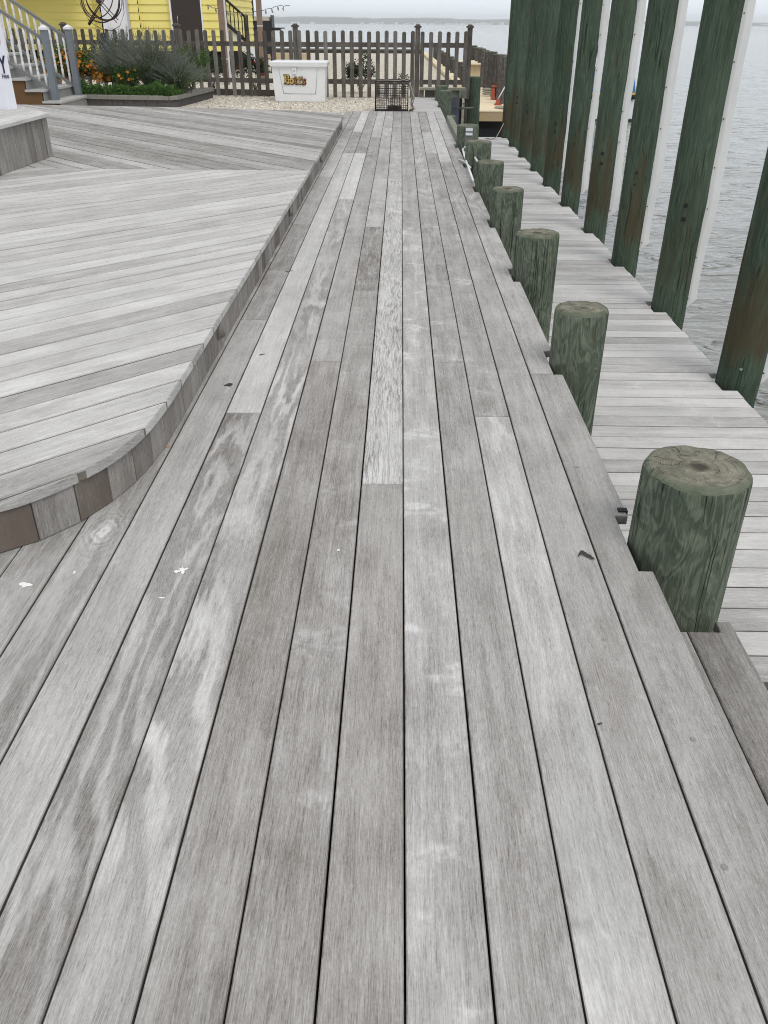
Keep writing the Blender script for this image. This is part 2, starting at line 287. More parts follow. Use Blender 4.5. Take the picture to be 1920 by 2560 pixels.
# ------------------------------------------------------------------ mesh builder
class MB:
    def __init__(s): s.v = []; s.f = []; s.uv = []; s.t = []; s.g = []; s.mi = []; s.sm = []
    def face(s, idx, uvs=None, tone=(0.5, 0.3, 0.1), fig=(0, 0, 0), mi=0, smooth=False):
        s.f.append(tuple(idx)); s.uv.append(uvs or [(s.v[i][0], s.v[i][1]) for i in idx]); s.t.append(tone); s.g.append(fig); s.mi.append(mi); s.sm.append(smooth)
    def poly(s, pts, **k):
        b = len(s.v); s.v += [tuple(p) for p in pts]; s.face(range(b, b+len(pts)), **k)
    def prism(s, poly, z0, z1, ch=0.0025, ang=None, tone=(0.5, 0.3, 0.1), fig=(0, 0, 0), off=(0, 0), M4=None, bottom=True, side=None):
        """2-D outline (counter-clockwise) raised from z0 to z1 with an eased top edge; ang = direction of the grain"""
        n = len(poly)
        ar = sum(poly[i][0]*poly[(i+1) % n][1]-poly[(i+1) % n][0]*poly[i][1] for i in range(n))
        if ar < 0: poly = poly[::-1]
        ins = []
        for i in range(n):
            p0, p1, p2 = Vector(poly[i-1]), Vector(poly[i]), Vector(poly[(i+1) % n])
            e1 = (p1-p0); e2 = (p2-p1)
            if e1.length < 1e-9 or e2.length < 1e-9: ins.append(tuple(p1)); continue
            e1.normalize(); e2.normalize()
            n1 = Vector((-e1.y, e1.x)); n2 = Vector((-e2.y, e2.x)); m = n1+n2
            if m.length < 0.3: ins.append(tuple(p1+n1*ch)); continue
            m.normalize(); ins.append(tuple(p1+m*(ch/max(0.35, m.dot(n1)))))
        a = math.pi/2 if ang is None else ang
        dx, dy = math.cos(a), math.sin(a)
        def uvf(p, dz=0.0): return (p[0]*dy-p[1]*dx+off[0]+dz, p[0]*dx+p[1]*dy+off[1])
        cht = (tone[0]*.8, tone[1], tone[2]) if side else tone
        T = (lambda x, y, z: tuple(M4 @ Vector((x, y, z)))) if M4 else (lambda x, y, z: (x, y, z))
        b = len(s.v)
        s.v += [T(p[0], p[1], z1) for p in ins] + [T(p[0], p[1], z1-ch) for p in poly] + [T(p[0], p[1], z0) for p in poly]
        s.face([b+i for i in range(n)], [uvf(p) for p in ins], tone, fig)
        for i in range(n):
            j = (i+1) % n
            s.face([b+n+i, b+n+j, b+j, b+i], [uvf(poly[i], ch), uvf(poly[j], ch), uvf(ins[j]), uvf(ins[i])], cht, fig)
            d = z1-z0
            ex, ey = poly[j][0]-poly[i][0], poly[j][1]-poly[i][1]; el_ = math.hypot(ex, ey)+1e-9
            sdk = side if (side and el_ > .2 and abs(ex*dx+ey*dy)/el_ > .995) else tone
            s.face([b+2*n+i, b+2*n+j, b+n+j, b+n+i], [uvf(poly[i], d), uvf(poly[j], d), uvf(poly[j], ch), uvf(poly[i], ch)], sdk, fig)
        if bottom: s.face([b+2*n+i for i in reversed(range(n))], [uvf(p) for p in reversed(poly)], tone, fig)
    def box(s, c, size, rot=None, tone=(0.5, 0.3, 0.1), fig=None, ch=0.0, mi=0, top_scale=None):
        """box; the grain runs along its longest side"""
        fig = fig or (0, 0, rnd.random()); c = Vector(c); h = [x/2 for x in size]
        Rm = rot if rot is not None else Matrix.Identity(3)
        ax = max(range(3), key=lambda i: size[i]); o = rnd.random()*9
        fs = [((0, 0, 1), 2), ((0, 0, -1), 2), ((1, 0, 0), 0), ((-1, 0, 0), 0), ((0, 1, 0), 1), ((0, -1, 0), 1)]
        for nrm, a in fs:
            o1, o2 = [i for i in range(3) if i != a]
            sg = nrm[a]; pts = []; uvs = []
            for (p, q) in ((-1, -1), (1, -1), (1, 1), (-1, 1)):
                L = [0, 0, 0]; L[a] = sg*h[a]; L[o1] = p*h[o1]; L[o2] = q*h[o2]
                W = L[:]
                if top_scale and L[2] > 0: W[0] *= top_scale[0]; W[1] *= top_scale[1]
                uu, vv = (L[o1], L[o2])
                if o1 == ax: uu, vv = vv, uu
                pts.append(tuple(c+Rm @ Vector(W))); uvs.append((uu+o, vv+o*1.7))
            flip = (sg > 0) != (a != 1)
            if flip: pts.reverse(); uvs.reverse()
            s.poly(pts, uvs=uvs, tone=tone, fig=fig, mi=mi)
    def tube(s, pts, r, seg=8, tone=(0.5, 0.3, 0.1), fig=None, caps=True, smooth=True, mi=0):
        fig = fig or (0, 0, rnd.random()); pts = [Vector(p) for p in pts]
        rs = r if isinstance(r, (list, tuple)) else [r]*len(pts)
        rings = []; L = 0; up = Vector((0.13, 0.21, 1))
        for i, p in enumerate(pts):
            d = (pts[min(i+1, len(pts)-1)]-pts[max(i-1, 0)]).normalized()
            if i: L += (pts[i]-pts[i-1]).length
            x = d.cross(up if abs(d.dot(up.normalized())) < 0.97 else Vector((1, 0, 0))).normalized(); y = d.cross(x)
            b = len(s.v)
            s.v += [tuple(p+(x*math.cos(2*math.pi*k/seg)+y*math.sin(2*math.pi*k/seg))*rs[i]) for k in range(seg)]
            rings.append((b, L))
        for (a, la), (b, lb) in zip(rings, rings[1:]):
            for k in range(seg):
                k2 = (k+1) % seg; w = 2*math.pi*max(rs)/seg
                s.face([a+k, b+k, b+k2, a+k2], [(k*w, la), (k*w, lb), ((k+1)*w, lb), ((k+1)*w, la)], tone, fig, mi, smooth)
        if caps:
            s.face([rings[0][0]+k for k in range(seg)], [(0, 0)]*seg, tone, fig, mi)
            s.face([rings[-1][0]+k for k in reversed(range(seg))], [(0, 0)]*seg, tone, fig, mi)
    def build(s, name, mats, parent=None):
        me = bpy.data.meshes.new(name); me.from_pydata(s.v, [], s.f)
        uvl = me.uv_layers.new(name='UVMap')
        fl = [c for u in s.uv for p in u for c in p]; uvl.data.foreach_set('uv', fl)
        for nm, src in (('tone', s.t), ('fig', s.g)):
            a = me.attributes.new(nm, 'FLOAT_VECTOR', 'FACE'); a.data.foreach_set('vector', [c for p in src for c in p])
        me.polygons.foreach_set('material_index', s.mi); me.polygons.foreach_set('use_smooth', s.sm)
        for m in (mats if isinstance(mats, list) else [mats]): me.materials.append(m)
        me.update()
        o = bpy.data.objects.new(name, me); C.objects.link(o)
        if parent is not None: o.parent = parent; o.matrix_parent_inverse = parent.matrix_world.inverted()
        return o
def tag(o, label=None, cat=None, group=None, kind=None):
    if label: o['label'] = label
    if cat: o['category'] = cat
    if group: o['group'] = group
    if kind: o['kind'] = kind
    return o
def empty(name, loc, label=None, cat=None, group=None, rz=0.0):
    o = bpy.data.objects.new(name, None); C.objects.link(o); o.location = loc; o.rotation_euler = (0, 0, rz); o.empty_display_size = 0.1
    o.matrix_world = Matrix.Translation(loc) @ Matrix.Rotation(rz, 4, 'Z')
    return tag(o, label, cat, group)
def copy_tree(o, parent=None):
    c = o.copy(); C.objects.link(c)
    if parent is not None: c.parent = parent
    for ch in list(o.children): copy_tree(ch, c)
    return c
def RZ(a): return Matrix.Rotation(a, 3, 'Z')
def RX(a): return Matrix.Rotation(a, 3, 'X')
def RY(a): return Matrix.Rotation(a, 3, 'Y')

def tn(br=0.5, warm=0.3, figr=0.1): return (br, warm, figr)

# ------------------------------------------------------------------ boardwalk
PILES = [2.13, 3.68, 5.23, 6.78, 8.33, 9.88, 11.55, 17.45, 19.0]
dk = MB(); G = 0.0042
# column -> list of (y0, y1, brightness, warmth, figure, ripple, bands)
spec = {
 -12: [(-1, 1.6, .52, .2, .2, 0, .1), (1.6, 4, .50, .2, .2, 0, 0)],
 -11: [(-1, 2.2, .50, .3, .3, 0, .1)],
 -10: [(-1, 2.2, .52, .25, .2, 0, .1)],
 -9: [(-1, 2.6, .47, .3, .2, 0, .1)],
 -8: [(-1, 3.2, .49, .3, .45, 0, .2)],
 -7: [(-1, 6.0, .48, .25, .75, 0, .1), (6.0, 16.35, .5, .2, .2, 0, .1)],
 -6: [(-1, 4.27, .58, .15, .12, 0, .1), (4.27, 5.3, .47, .25, .5, 0, .5), (5.3, 6.7, .44, .3, .35, 0, .6), (6.7, 9.0, .52, .15, .2, 0, .2), (9.0, 12.2, .60, .1, .1, 0, .3), (12.2, 16.35, .50, .2, .2, 0, .3)],
 -5: [(-1, 3.058, .46, .25, .80, 0, .15), (3.058, 10.79, .66, .15, .08, 0, .15), (10.79, 13.1, .47, .25, .3, 0, .2), (13.1, 16.35, .72, .1, .2, 0, .2)],
 -4: [(-1, 7.76, .53, .15, 1.0, 0, .25), (7.76, 10.8, .74, .05, .1, 0, .2), (10.8, 16.35, .47, .25, .3, 0, .3)],
 -3: [(-1, 3.66, .42, .75, .12, 0, 0), (3.66, 9.63, .50, .25, .15, 0, .35), (9.63, 12.4, .46, .3, .4, 0, .3), (12.4, 16.35, .60, .2, .2, 0, .3)],
 -2: [(-1, 4.85, .43, .65, .12, 0, .55), (4.85, 6.61, .40, .5, .5, .45, .2), (6.61, 8.9, .57, .2, .2, 0, .9), (8.9, 12.7, .53, .2, .3, .2, .5), (12.7, 16.35, .57, .2, .8, 0, .3)],
 -1: [(-1, 2.475, .45, .85, .10, 0, 0), (2.475, 8.73, .64, .05, .15, 1.0, .2), (8.73, 12.9, .55, .2, .4, 0, .7), (12.9, 16.35, .47, .3, .2, 0, .3)],
 0: [(-1, 6.63, .57, .3, .30, 0, .9), (6.63, 11.7, .50, .25, .2, 0, .3), (11.7, 16.35, .45, .3, .15, 0, .3)],
 1: [(-1, 3.664, .49, .45, .12, 0, .15), (3.664, 7.81, .48, .3, .4, 0, .8), (7.81, 12.5, .56, .15, .5, .55, .2), (12.5, 16.35, .54, .2, .2, 0, .4)],
 2: [(-1, 3.055, .62, .2, .70, 0, .2), (3.055, 6.9, .46, .4, .15, 0, .7), (6.9, 9.6, .49, .3, .25, .2, .3), (9.6, 10.9, .45, .3, .2, 0, .5), (10.9, 13.1, .62, .1, .1, 0, .9), (13.1, 16.35, .46, .3, .2, 0, .3)],
 3: [(-1, 5.46, .50, .5, .10, 0, .15), (5.46, 10.14, .47, .35, .5, 0, .3), (10.14, 14.4, .68, .1, .1, 0, .25), (14.4, 16.35, .62, .1, .2, 0, .3)],
 4: [(-1, 3.535, .48, .35, .10, 0, .1), (3.535, 6.72, .53, .4, .25, 0, .2), (6.72, 8.28, .50, .3, .6, 0, .2), (8.28, 11.5, .47, .3, .2, 0, .3), (11.5, 16.35, .58, .15, .1, 0, .2)],
}
def skirt_x(y):   # right edge of the raised deck footprint, boards run under it
    return -0.86
for k, segs in spec.items():
    for (y0, y1, br, wm, fi, rp, cb) in segs:
        j = rnd.uniform(-.0006, .0006)
        xa, xb = k*S+G/2+j, (k+1)*S-G/2+j
        y0g, y1g = y0+0.0012, y1-0.0012
        sd = rnd.random()
        if k == 4:
            pts = [(xa, y0g), (xb+.006, y0g)]
            for py in PILES:
                a, b = py-0.155, py+0.155
                if b <= y0g or a >= y1g: continue
                a = max(a, y0g); b = min(b, y1g)
                if a > y0g: pts += [(xb+.006, a), (0.681, a)]
                else: pts[-1] = (0.681, y0g)
                if b < y1g: pts += [(0.681, b), (xb+.006, b)]
                else: pts += [(0.681, y1g)]; break
            if pts[-1][1] < y1g: pts.append((xb+.006, y1g))
            pts.append((xa, y1g))
        else: pts = [(xa, y0g), (xb, y0g), (xb, y1g), (xa, y1g)]
        zt = rnd.uniform(-.0008, .0008)
        dk.prism(pts, -0.032, zt, 0.0022, None, tn(br, wm, fi), (rp, cb, sd), (sd*7, sd*13), side=(.1, .8, 0))
# short cross boards beyond the far end
y = 16.353
while y < 19.72:
    sd = rnd.random(); xb = 0.7225
    for py in PILES:
        if abs(y+.07-py) < .2: xb = 0.681
    dk.prism([(0.205, y), (xb, y), (xb, y+S-.007), (0.205, y+S-.007)], -0.032, -0.001, 0.002, 0.0, tn(.66+rnd.uniform(-.05, .05), .1, .1), (0, .2, sd), (sd*7, sd*13), side=(.05, .8, 0))
    y += S
boardwalk = tag(dk.build('boardwalk', M['deck']), 'boardwalk of long silvered hardwood planks running away from the viewer', kind='structure')
# joists and rim below
jb = MB()
y = -0.9
while y < 16.3:
    jb.box((-0.55, y, -0.115), (2.36, 0.04, 0.16), tone=tn(.2)); y += 0.41
jb.box((0.648, 7.7, -0.17), (0.038, 17.3, 0.27), tone=tn(.35, .3))
jb.box((0.450, 18.0, -0.17), (0.50, 0.04, 0.27), tone=tn(.35, .3))
jb.box((0.648, 18.05, -0.17), (0.038, 3.3, 0.27), tone=tn(.35, .3))
jb.build('joist_frame', M['beam'], boardwalk)
# plugs over the screws near the camera
for (x, yy) in [(0.639, 1.322), (0.60, 1.0), (0.512, 1.66), (0.62, 2.62)]:
    pb = MB(); n = 14
    pb.prism([(x+.0062*math.cos(2*math.pi*i/n), yy+.0062*math.sin(2*math.pi*i/n)) for i in range(n)], -.004, .0017, .0005)
    pb.build('screw_plug', M['plug'], boardwalk)

# step boards below the right edge
sb = MB()
sb.prism([(0.700, -0.6), (0.838, -0.6), (0.838, 1.925), (0.700, 1.925)], -.212, -.18, .003, None, tn(.46, .3, .1), (0, .1, .3))
sb.prism([(0.842, -0.6), (0.984, -0.6), (0.984, 1.975), (0.938, 1.975), (0.938, 1.925), (0.842, 1.925)], -.212, -.18, .003, None, tn(.36, .35, .15), (0, .1, .6))
st = tag(sb.build('step_ledge', M['deck']), 'dark grey two-board ledge a step below the boardwalk edge at the nearest short pile', 'step')
bb = MB()
bb.box((0.84, 0.65, -.235), (0.26, 2.4, 0.04), tone=tn(.25)); bb.box((0.70, 0.65, -.5), (0.03, 2.4, 0.5), tone=tn(.3))
for yy in (-.3, .6, 1.6): bb.box((0.84, yy, -.75), (0.10, 0.10, 1.0), tone=tn(.3))
bb.build('support_frame', M['beam'], st)

# ------------------------------------------------------------------ lower dock
TALL = [5.07, 6.72, 8.17, 9.62, 11.17, 12.66, 14.05, 15.6, 17.05, 18.42]
ld = MB()
y = 2.217
while y < 18.3:
    sd = rnd.random(); xr = 2.135+rnd.uniform(-.006, .006); a, b = y+.003, y+S-.003
    cut = None
    for py in TALL:
        if b > py-.145 and a < py+.15: cut = (max(a, py-.145), min(b, py+.15))
    if cut and cut[1]-cut[0] > .135: pts = [(0.63, a), (2.043, a), (2.043, b), (0.63, b)]
    elif cut and cut[0] > a: pts = [(0.63, a), (xr, a), (xr, cut[0]), (2.043, cut[0]), (2.043, b), (0.63, b)]
    elif cut: pts = [(0.63, a), (2.043, a), (2.043, cut[1]), (xr, cut[1]), (xr, b), (0.63, b)]
    else: pts = [(0.63, a), (xr, a), (xr, b), (0.63, b)]
    ld.prism(pts, ZD-.034, ZD+rnd.uniform(-.001, .001), .002, 0.0, tn(.745+rnd.choice([-.13, -.05, 0, .03, .06]), .12, .12+.2*(sd > .8)), (0, .35, sd), (sd*7, sd*13), side=(.05, .8, 0))
    y += S
lower = tag(ld.build('dock_walkway', M['deck']), 'pale lower dock of short cross planks beside the water', kind='structure')
lb = MB()
for x in (0.75, 1.35, 1.95): lb.box((x, 10.2, ZD-.135), (0.05, 16.0, 0.2), tone=tn(.25))
for py in TALL: lb.box((1.4, py-.2, ZD-.34), (1.3, 0.09, 0.2), tone=tn(.25))
lb.build('stringer_frame', M['beam'], lower)
# ladder-like bulkhead under the boardwalk
bk = MB()
y = -1
while y < 20: bk.box((0.59, y+.12, -0.95), (0.045, .236, 1.55), tone=tn(.3+rnd.uniform(-.1, .1), .3)); y += .24
tag(bk.build('bulkhead_wall', M['beam']), 'vertical timber bulkhead under the boardwalk edge', 'bulkhead')

# ------------------------------------------------------------------ pilings
def piling(name, x, y, z0, z1, r0, r1, mat, seg=56, rings=26, seed=0.5, tone=(0.5, 0.3, 0), dome=0.024, parent=None, rough=0.006):
    tone = (tone[0], tone[1], r1)
    b = MB(); fig = (0, 0, seed); W = 2*math.pi*r0/seg; sp = seed*100; R_ = []
    el = 1+0.05*math.sin(seed*40); ph0 = seed*9
    hs = [i/rings for i in range(rings+1)]
    zs = [z0+(z1-dome-z0)*h for h in hs]+[z1-dome*.55, z1-dome*.18, z1]
    for i, z in enumerate(zs):
        h = min(1, (z-z0)/(z1-z0)); r = r0+(r1-r0)*h
        k = 1.0
        if i > rings: k = (0.985, 0.955, 0.895)[i-rings-1]
        st_ = len(b.v)
        for j in range(seg):
            a = 2*math.pi*j/seg
            q = Vector((math.cos(a)*2.2+sp, math.sin(a)*2.2, z*1.3))
            rr = r*k*(1+rough*6*(mnoise.noise(q))+rough*1.2*mnoise.noise(q*5))
            rr *= 1+(el-1)*math.cos(2*a+ph0)
            b.v.append((x+rr*math.cos(a), y+rr*math.sin(a), z+(0.004*mnoise.noise(q*2) if i > rings else 0)))
        R_.append(st_)
    for i in range(len(R_)-1):
        for j in range(seg):
            j2 = (j+1) % seg; a, c = R_[i], R_[i+1]
            va, vc = zs[i]-ZD, zs[i+1]-ZD
            mi = 1 if i >= rings+1 else 0
            if mi:
                ids = [a+j, a+j2, c+j2, c+j]; uvs = [(b.v[t][0]-x, b.v[t][1]-y) for t in ids]
            else:
                ids = [a+j, a+j2, c+j2, c+j]; uvs = [(j*W, va), ((j+1)*W, va), ((j+1)*W, vc), (j*W, vc)]
            b.face(ids, uvs, tone, fig, mi, True)
    # end: inner rings
    last = R_[-1]; prev = last
    for kk in (0.6, 0.25):
        st_ = len(b.v)
        for j in range(seg):
            p = b.v[last+j]; b.v.append((x+(p[0]-x)*kk, y+(p[1]-y)*kk, z1+.002*mnoise.noise(Vector(p)*20)-.004*(1-kk)*(seed > .5)))
        for j in range(seg):
            j2 = (j+1) % seg; ids = [prev+j, prev+j2, st_+j2, st_+j]
            b.face(ids, [(b.v[t][0]-x, b.v[t][1]-y) for t in ids], tone, fig, 1, True)
        prev = st_
    ids = [prev+j for j in range(seg)]; b.face(ids, [(b.v[t][0]-x, b.v[t][1]-y) for t in ids], tone, fig, 1, True)
    return b.build(name, [mat, M['end']], parent)
short = [ # y, x, r, ztop, label
 (2.13, .848, .152, .262, 'nearest short green piling, broad with cracked ring-grained top'),
 (3.68, .806, .120, .262, 'second nearest short green piling at the boardwalk edge, slimmer than the first'),
 (5.23, .824, .130, .262, 'third short green piling from the viewer along the boardwalk edge'),
 (6.78, .816, .123, .264, 'fourth short green piling from the viewer along the boardwalk edge'),
 (8.33, .825, .128, .250, 'fifth short green piling, standing just before the bent white tubing'),
 (9.88, .840, .143, .250, 'sixth short green piling with a paler top, just beyond the bent white tubing'),
 (11.55, .840, .142, .252, 'seventh short green piling carrying the grey outlet box'),
 (17.45, .818, .122, .275, 'tall slim pale-green piling at the narrow cross-planked end of the boardwalk'),
 (19.0, .820, .126, .266, 'green piling directly behind the slim pale one near the picket fence'),
 (20.5, .845, .118, .248, 'farthest and darkest short piling against the timber beam'),
 (15.0, .810, .080, .055, 'low cut-off green stub just above the boardwalk edge')]
for (y, x, r, zt, lab) in short:
    sd = rnd.random()
    tone = (0.56, .5, 0) if y < 4 else ((0.62, .3, 0) if y > 9 else (0.48, .4, 0))
    if y == 20.5: tone = (.2, .4, 0)
    o = piling('short_piling', x, y, -1.9, zt, r*1.03, r, M['pile'], 64 if y < 5 else 40, 30, sd, tone)
    tag(o, lab, 'piling', 'short pilings along the boardwalk edge')
# tall pilings
order = ['nearest', 'second nearest', 'third', 'fourth', 'fifth', 'sixth', 'seventh', 'eighth', 'ninth', 'farthest']
tallx = [2.185, 2.197, 2.172, 2.176, 2.168, 2.165, 2.166, 2.168, 2.168, 2.168]
for i, y in enumerate(TALL):
    base = empty('tall_piling', (tallx[i], y, ZD), f'{order[i]} tall green piling along the lower dock' + (', with white rubbing strip' if i < 7 else ''), 'piling', 'tall pilings along the lower dock')
    r = [.132, .132, .124, .124, .120, .122, .120, .120, .120, .125][i]
    piling('shaft', tallx[i], y, -2.6, 3.4, r*1.04, r*.98, M['tall'], 44, 60, rnd.random(), ([.38, .50, .44, .54, .42, .34, .52, .40, .50, .36][i], .75 if i not in (1,) else .35, 0), .018, base, .007)
    # bolts
    for z in ((.20, .10) if i else (-.50,)):
        bm = MB(); a = R(200) if i else R(215)
        px, py = tallx[i]+math.cos(R(248))*r, y+math.sin(R(248))*r
        d = Vector((math.cos(R(248)), math.sin(R(248)), 0))
        c = Vector((px, py, z-.02*(i % 2)))
        k_ = .8 if i else .45
        bm.tube([c-d*.008, c+d*.003], .022*k_, 16, smooth=False); bm.tube([c+d*.002, c+d*.018], .011*k_, 6, smooth=False)
        bm.build('bolt', M['rubber'] if i else M['steel'], base)
    if i < 9:
        zb = [-.62, -.62, -.50, -.48, -.50, -.46, -.4, -.4, -.4][i]; b = MB(); n = 60; prev = None
        xs = tallx[i]+r*.93; wv = rnd.random()*10
        col = []
        for q in range(n+1):
            z = zb+(3.3-zb)*q/n
            wob = .012*math.sin(z*4.3+wv)+.006*math.sin(z*11+wv*2)
            w = .086*min(1, .35+((z-zb)/.09)) if z < zb+.1 else .086+.006*math.sin(z*3+wv)
            yo = y-.055-.006*math.sin(z*6+wv)
            row = len(b.v); x0 = xs-.004+max(wob, -.008)*.6; 
            b.v += [(x0, yo, z), (x0+w*.35, yo-.004, z), (x0+w, yo+.006, z), (x0+w*.99, yo+.012, z), (x0+w*.5, yo+.008, z), (x0, yo+.008, z)]
            if prev is not None:
                for e in range(6):
                    e2 = (e+1) % 6; b.face([prev+e, prev+e2, row+e2, row+e], [(e*.03, z), (e2*.03, z), (e2*.03, z+.05), (e*.03, z+.05)], smooth=False)
            else: b.face([row+e for e in range(6)])
            prev = row
        strip = b.build('rub_strip', M['white_vinyl'], base)
        z = zb+.07; kq = 0
        while z < 2.6:
            wob = .012*math.sin(z*4.3+wv)+.006*math.sin(z*11+wv*2); x0 = xs+.008+max(wob, -.008)*.6
            nb = MB(); nb.tube([(x0, y-.055, z), (x0, y-.062, z)], .0052, 8); z += .33+.04*math.sin(kq*2.1); kq += 1
            nb.build('nail_head', M['rust_wire'], strip)

# ------------------------------------------------------------------ raised deck
out = []
cxp = []
near = [(-7.5, 1.76), (-3.0, 1.76), (-2.0, 1.80), (-1.6, 1.86), (-1.35, 1.925), (-1.19, 2.008), (-1.10, 2.077), (-1.01, 2.190), (-.942, 2.315), (-.900, 2.450), (-.876, 2.60), (-.864, 2.80), (-.862, 3.0)]
far = [(-.866, 13.35), (-.878, 13.62), (-.915, 13.82), (-.985, 13.95), (-1.10, 14.03), (-1.5, 14.22), (-1.93, 14.38), (-2.85, 14.60), (-3.9, 14.77), (-5.15, 14.93), (-6.0, 15.02), (-7.5, 15.1)]
def smoothline(pts, n=3):
    o = []
    for i in range(len(pts)-1):
        p0 = Vector(pts[max(i-1, 0)]); p1 = Vector(pts[i]); p2 = Vector(pts[i+1]); p3 = Vector(pts[min(i+2, len(pts)-1)])
        for q in range(n):
            t = q/n
            o.append(tuple(0.5*((2*p1)+(p2-p0)*t+(2*p0-5*p1+4*p2-p3)*t*t+(3*p1-p0-3*p2+p3)*t*t*t)))
    o.append(pts[-1]); return o
nearS = smoothline(near[2:], 3); farS = smoothline(far, 2)
outline = near[:2]+nearS+farS
def clip(poly, nx, ny, c):   # keep nx*x+ny*y <= c
    o = []
    for i in range(len(poly)):
        a, b = poly[i], poly[(i+1) % len(poly)]
        da, db = nx*a[0]+ny*a[1]-c, nx*b[0]+ny*b[1]-c
        if da <= 0: o.append(a)
        if (da < 0) != (db < 0) and abs(da-db) > 1e-12:
            t = da/(da-db); o.append((a[0]+(b[0]-a[0])*t, a[1]+(b[1]-a[1])*t))
    q = []
    for p in o:
        if not q or (abs(p[0]-q[-1][0])+abs(p[1]-q[-1][1])) > 1e-4: q.append(p)
    if len(q) > 1 and abs(q[0][0]-q[-1][0])+abs(q[0][1]-q[-1][1]) < 1e-4: q.pop()
    return q
rd = empty('raised_deck', (-3, 8, 0), 'raised curved deck laid in herringbone boards, left of the boardwalk', 'deck')
SP = 0.1498; q2 = math.sqrt(.5)
def field(side):
    b = MB()
    base = clip(outline, 0, 1, SEAM-.0015) if side > 0 else clip(outline, 0, -1, -(SEAM+.0015))
    for k in range(-140, 160):
        if side > 0: nx, ny, c0 = -q2, q2, 2.4205+k*SP
        else: nx, ny, c0 = q2, q2, (SEAM-.883)*q2+k*SP
        p = clip(base, -nx, -ny, -(c0+.0038)); 
        if len(p) < 3: continue
        p = clip(p, nx, ny, c0+SP-.0038)
        if len(p) < 3: continue
        ar = abs(sum(p[i][0]*p[(i+1) % len(p)][1]-p[(i+1) % len(p)][0]*p[i][1] for i in range(len(p))))/2
        if ar < 2e-4: continue
        sd = rnd.random()
        br = (.655 if side > 0 else .50)+rnd.choice([-.12, -.05, -.02, 0, .03, .06, .09])
        if side > 0:
            b.prism(p, ZP-.03, ZP+rnd.uniform(-.0015, .0015), .0035, R(45), tn(br, .2+.3*(rnd.random() > .8), .15+.2*(sd > .8)), (0, .15, sd), (sd*7, sd*13), side=(.0, .9, 0))
        else:
            b.prism(p, ZP-.03, ZP+rnd.uniform(-.0015, .0015), .002, R(-45), tn(br, .35, .15), (0, .15, sd), (sd*7, sd*13), side=(.0, .9, 0))
    return b
field(1).build('near_decking', M['deck'], rd)
field(-1).build('far_decking', M['deck'], rd)
# skirt of upright boards following the curve
ins = [(p[0]-.016 if p[1] > 2.2 else p[0]-.006, p[1]+(.004 if p[1] < 2.6 else (-.016 if p[1] > 13.9 else 0))) for p in outline]
def walk(line, step):
    o = [Vector(line[0])]; rest = step
    for a, b in zip(line, line[1:]):
        a, b = Vector(a), Vector(b); L = (b-a).length; d = 0
        while L-d >= rest: d += rest; rest = step; o.append(a+(b-a)*(d/L))
        rest -= (L-d)
    return o
rev = [p for p in ins]
# phase the joints so that one falls on (-1.096, 2.074)
pp = walk(rev, .0025); tgt = min(range(len(pp)), key=lambda i: (pp[i]-Vector((-1.100, 2.080))).length)
ws = walk(pp[int(round((tgt*.0025 % .1445)/.0025)):], .1445)
sk = MB()
for a, b in zip(ws, ws[1:]):
    d = (b-a); L = d.length; d.normalize(); n_ = Vector((d.y, -d.x))
    g = .0022; p0, p1 = a+d*g, b-d*g; sd = rnd.random()
    th = .018; z0, z1 = .004, ZP-.0325
    b0 = len(sk.v); q = [p0, p1, p1-n_*th, p0-n_*th]
    sk.v += [(t.x, t.y, z0) for t in q]+[(t.x, t.y, z1) for t in q]
    br = rnd.choice([.30, .36, .42, .46, .48]); tone = tn(br, rnd.uniform(.3, .9), .15); fig = (0, .1, sd)
    if (p1-Vector((-1.10, 2.08))).length < .03: tone = tn(.16, .8, .3)
    if (p0-Vector((-1.10, 2.08))).length < .03: tone = tn(.42, .3, .2)
    if (p0-Vector((-1.01, 2.19))).length < .03: tone = tn(.24, .8, .3)
    for (i, j) in ((0, 1), (1, 2), (2, 3), (3, 0)):
        w = (q[j]-q[i]).length
        sk.face([b0+i, b0+j, b0+4+j, b0+4+i], [(sd*9, 0), (sd*9+w, 0), (sd*9+w, z1), (sd*9, z1)], tone, fig)
    sk.face([b0+4, b0+5, b0+6, b0+7], None, tone, fig)
sk.build('skirt', M['skirt'], rd)
sf = MB()
for y in (3.8, 6.68, 9.55, 12.7):
    s = MB(); x = -.8715; n = 14; base0 = len(s.v)
    # quarter-cone hood: narrow at the top, wide at the bottom
    top, bot, hw0, hw1, dp = ZP-.034, ZP-.10, .010, .042, .022
    for q in range(n+1):
        a = math.pi*q/n
        s.v.append((x+.001+dp*.35*math.sin(a), y-hw0*math.cos(a), top)); s.v.append((x+.001+dp*math.sin(a), y-hw1*math.cos(a), bot))
    for q in range(n): s.face([base0+2*q+1, base0+2*q+3, base0+2*q+2, base0+2*q], smooth=True)
    c = len(s.v); s.v.append((x+.001, y, top)); s.v.append((x+.001, y, bot))
    for q in range(n): s.face([c, base0+2*q, base0+2*q+2]); s.face([c+1, base0+2*q+3, base0+2*q+1])
    s.box((x+.003, y, bot-.003), (.007, .10, .006)); s.box((x+.003, y-.046, (top+bot)/2-.002), (.005, .006, .066)); 
    tag(s.build('step_light', M['fixture'], rd))
fr = MB(); fr.box((-4.2, 8.2, .05), (5.9, 10.2, .06), tone=tn(.1)); fr.build('underframe', M['beam'], rd)

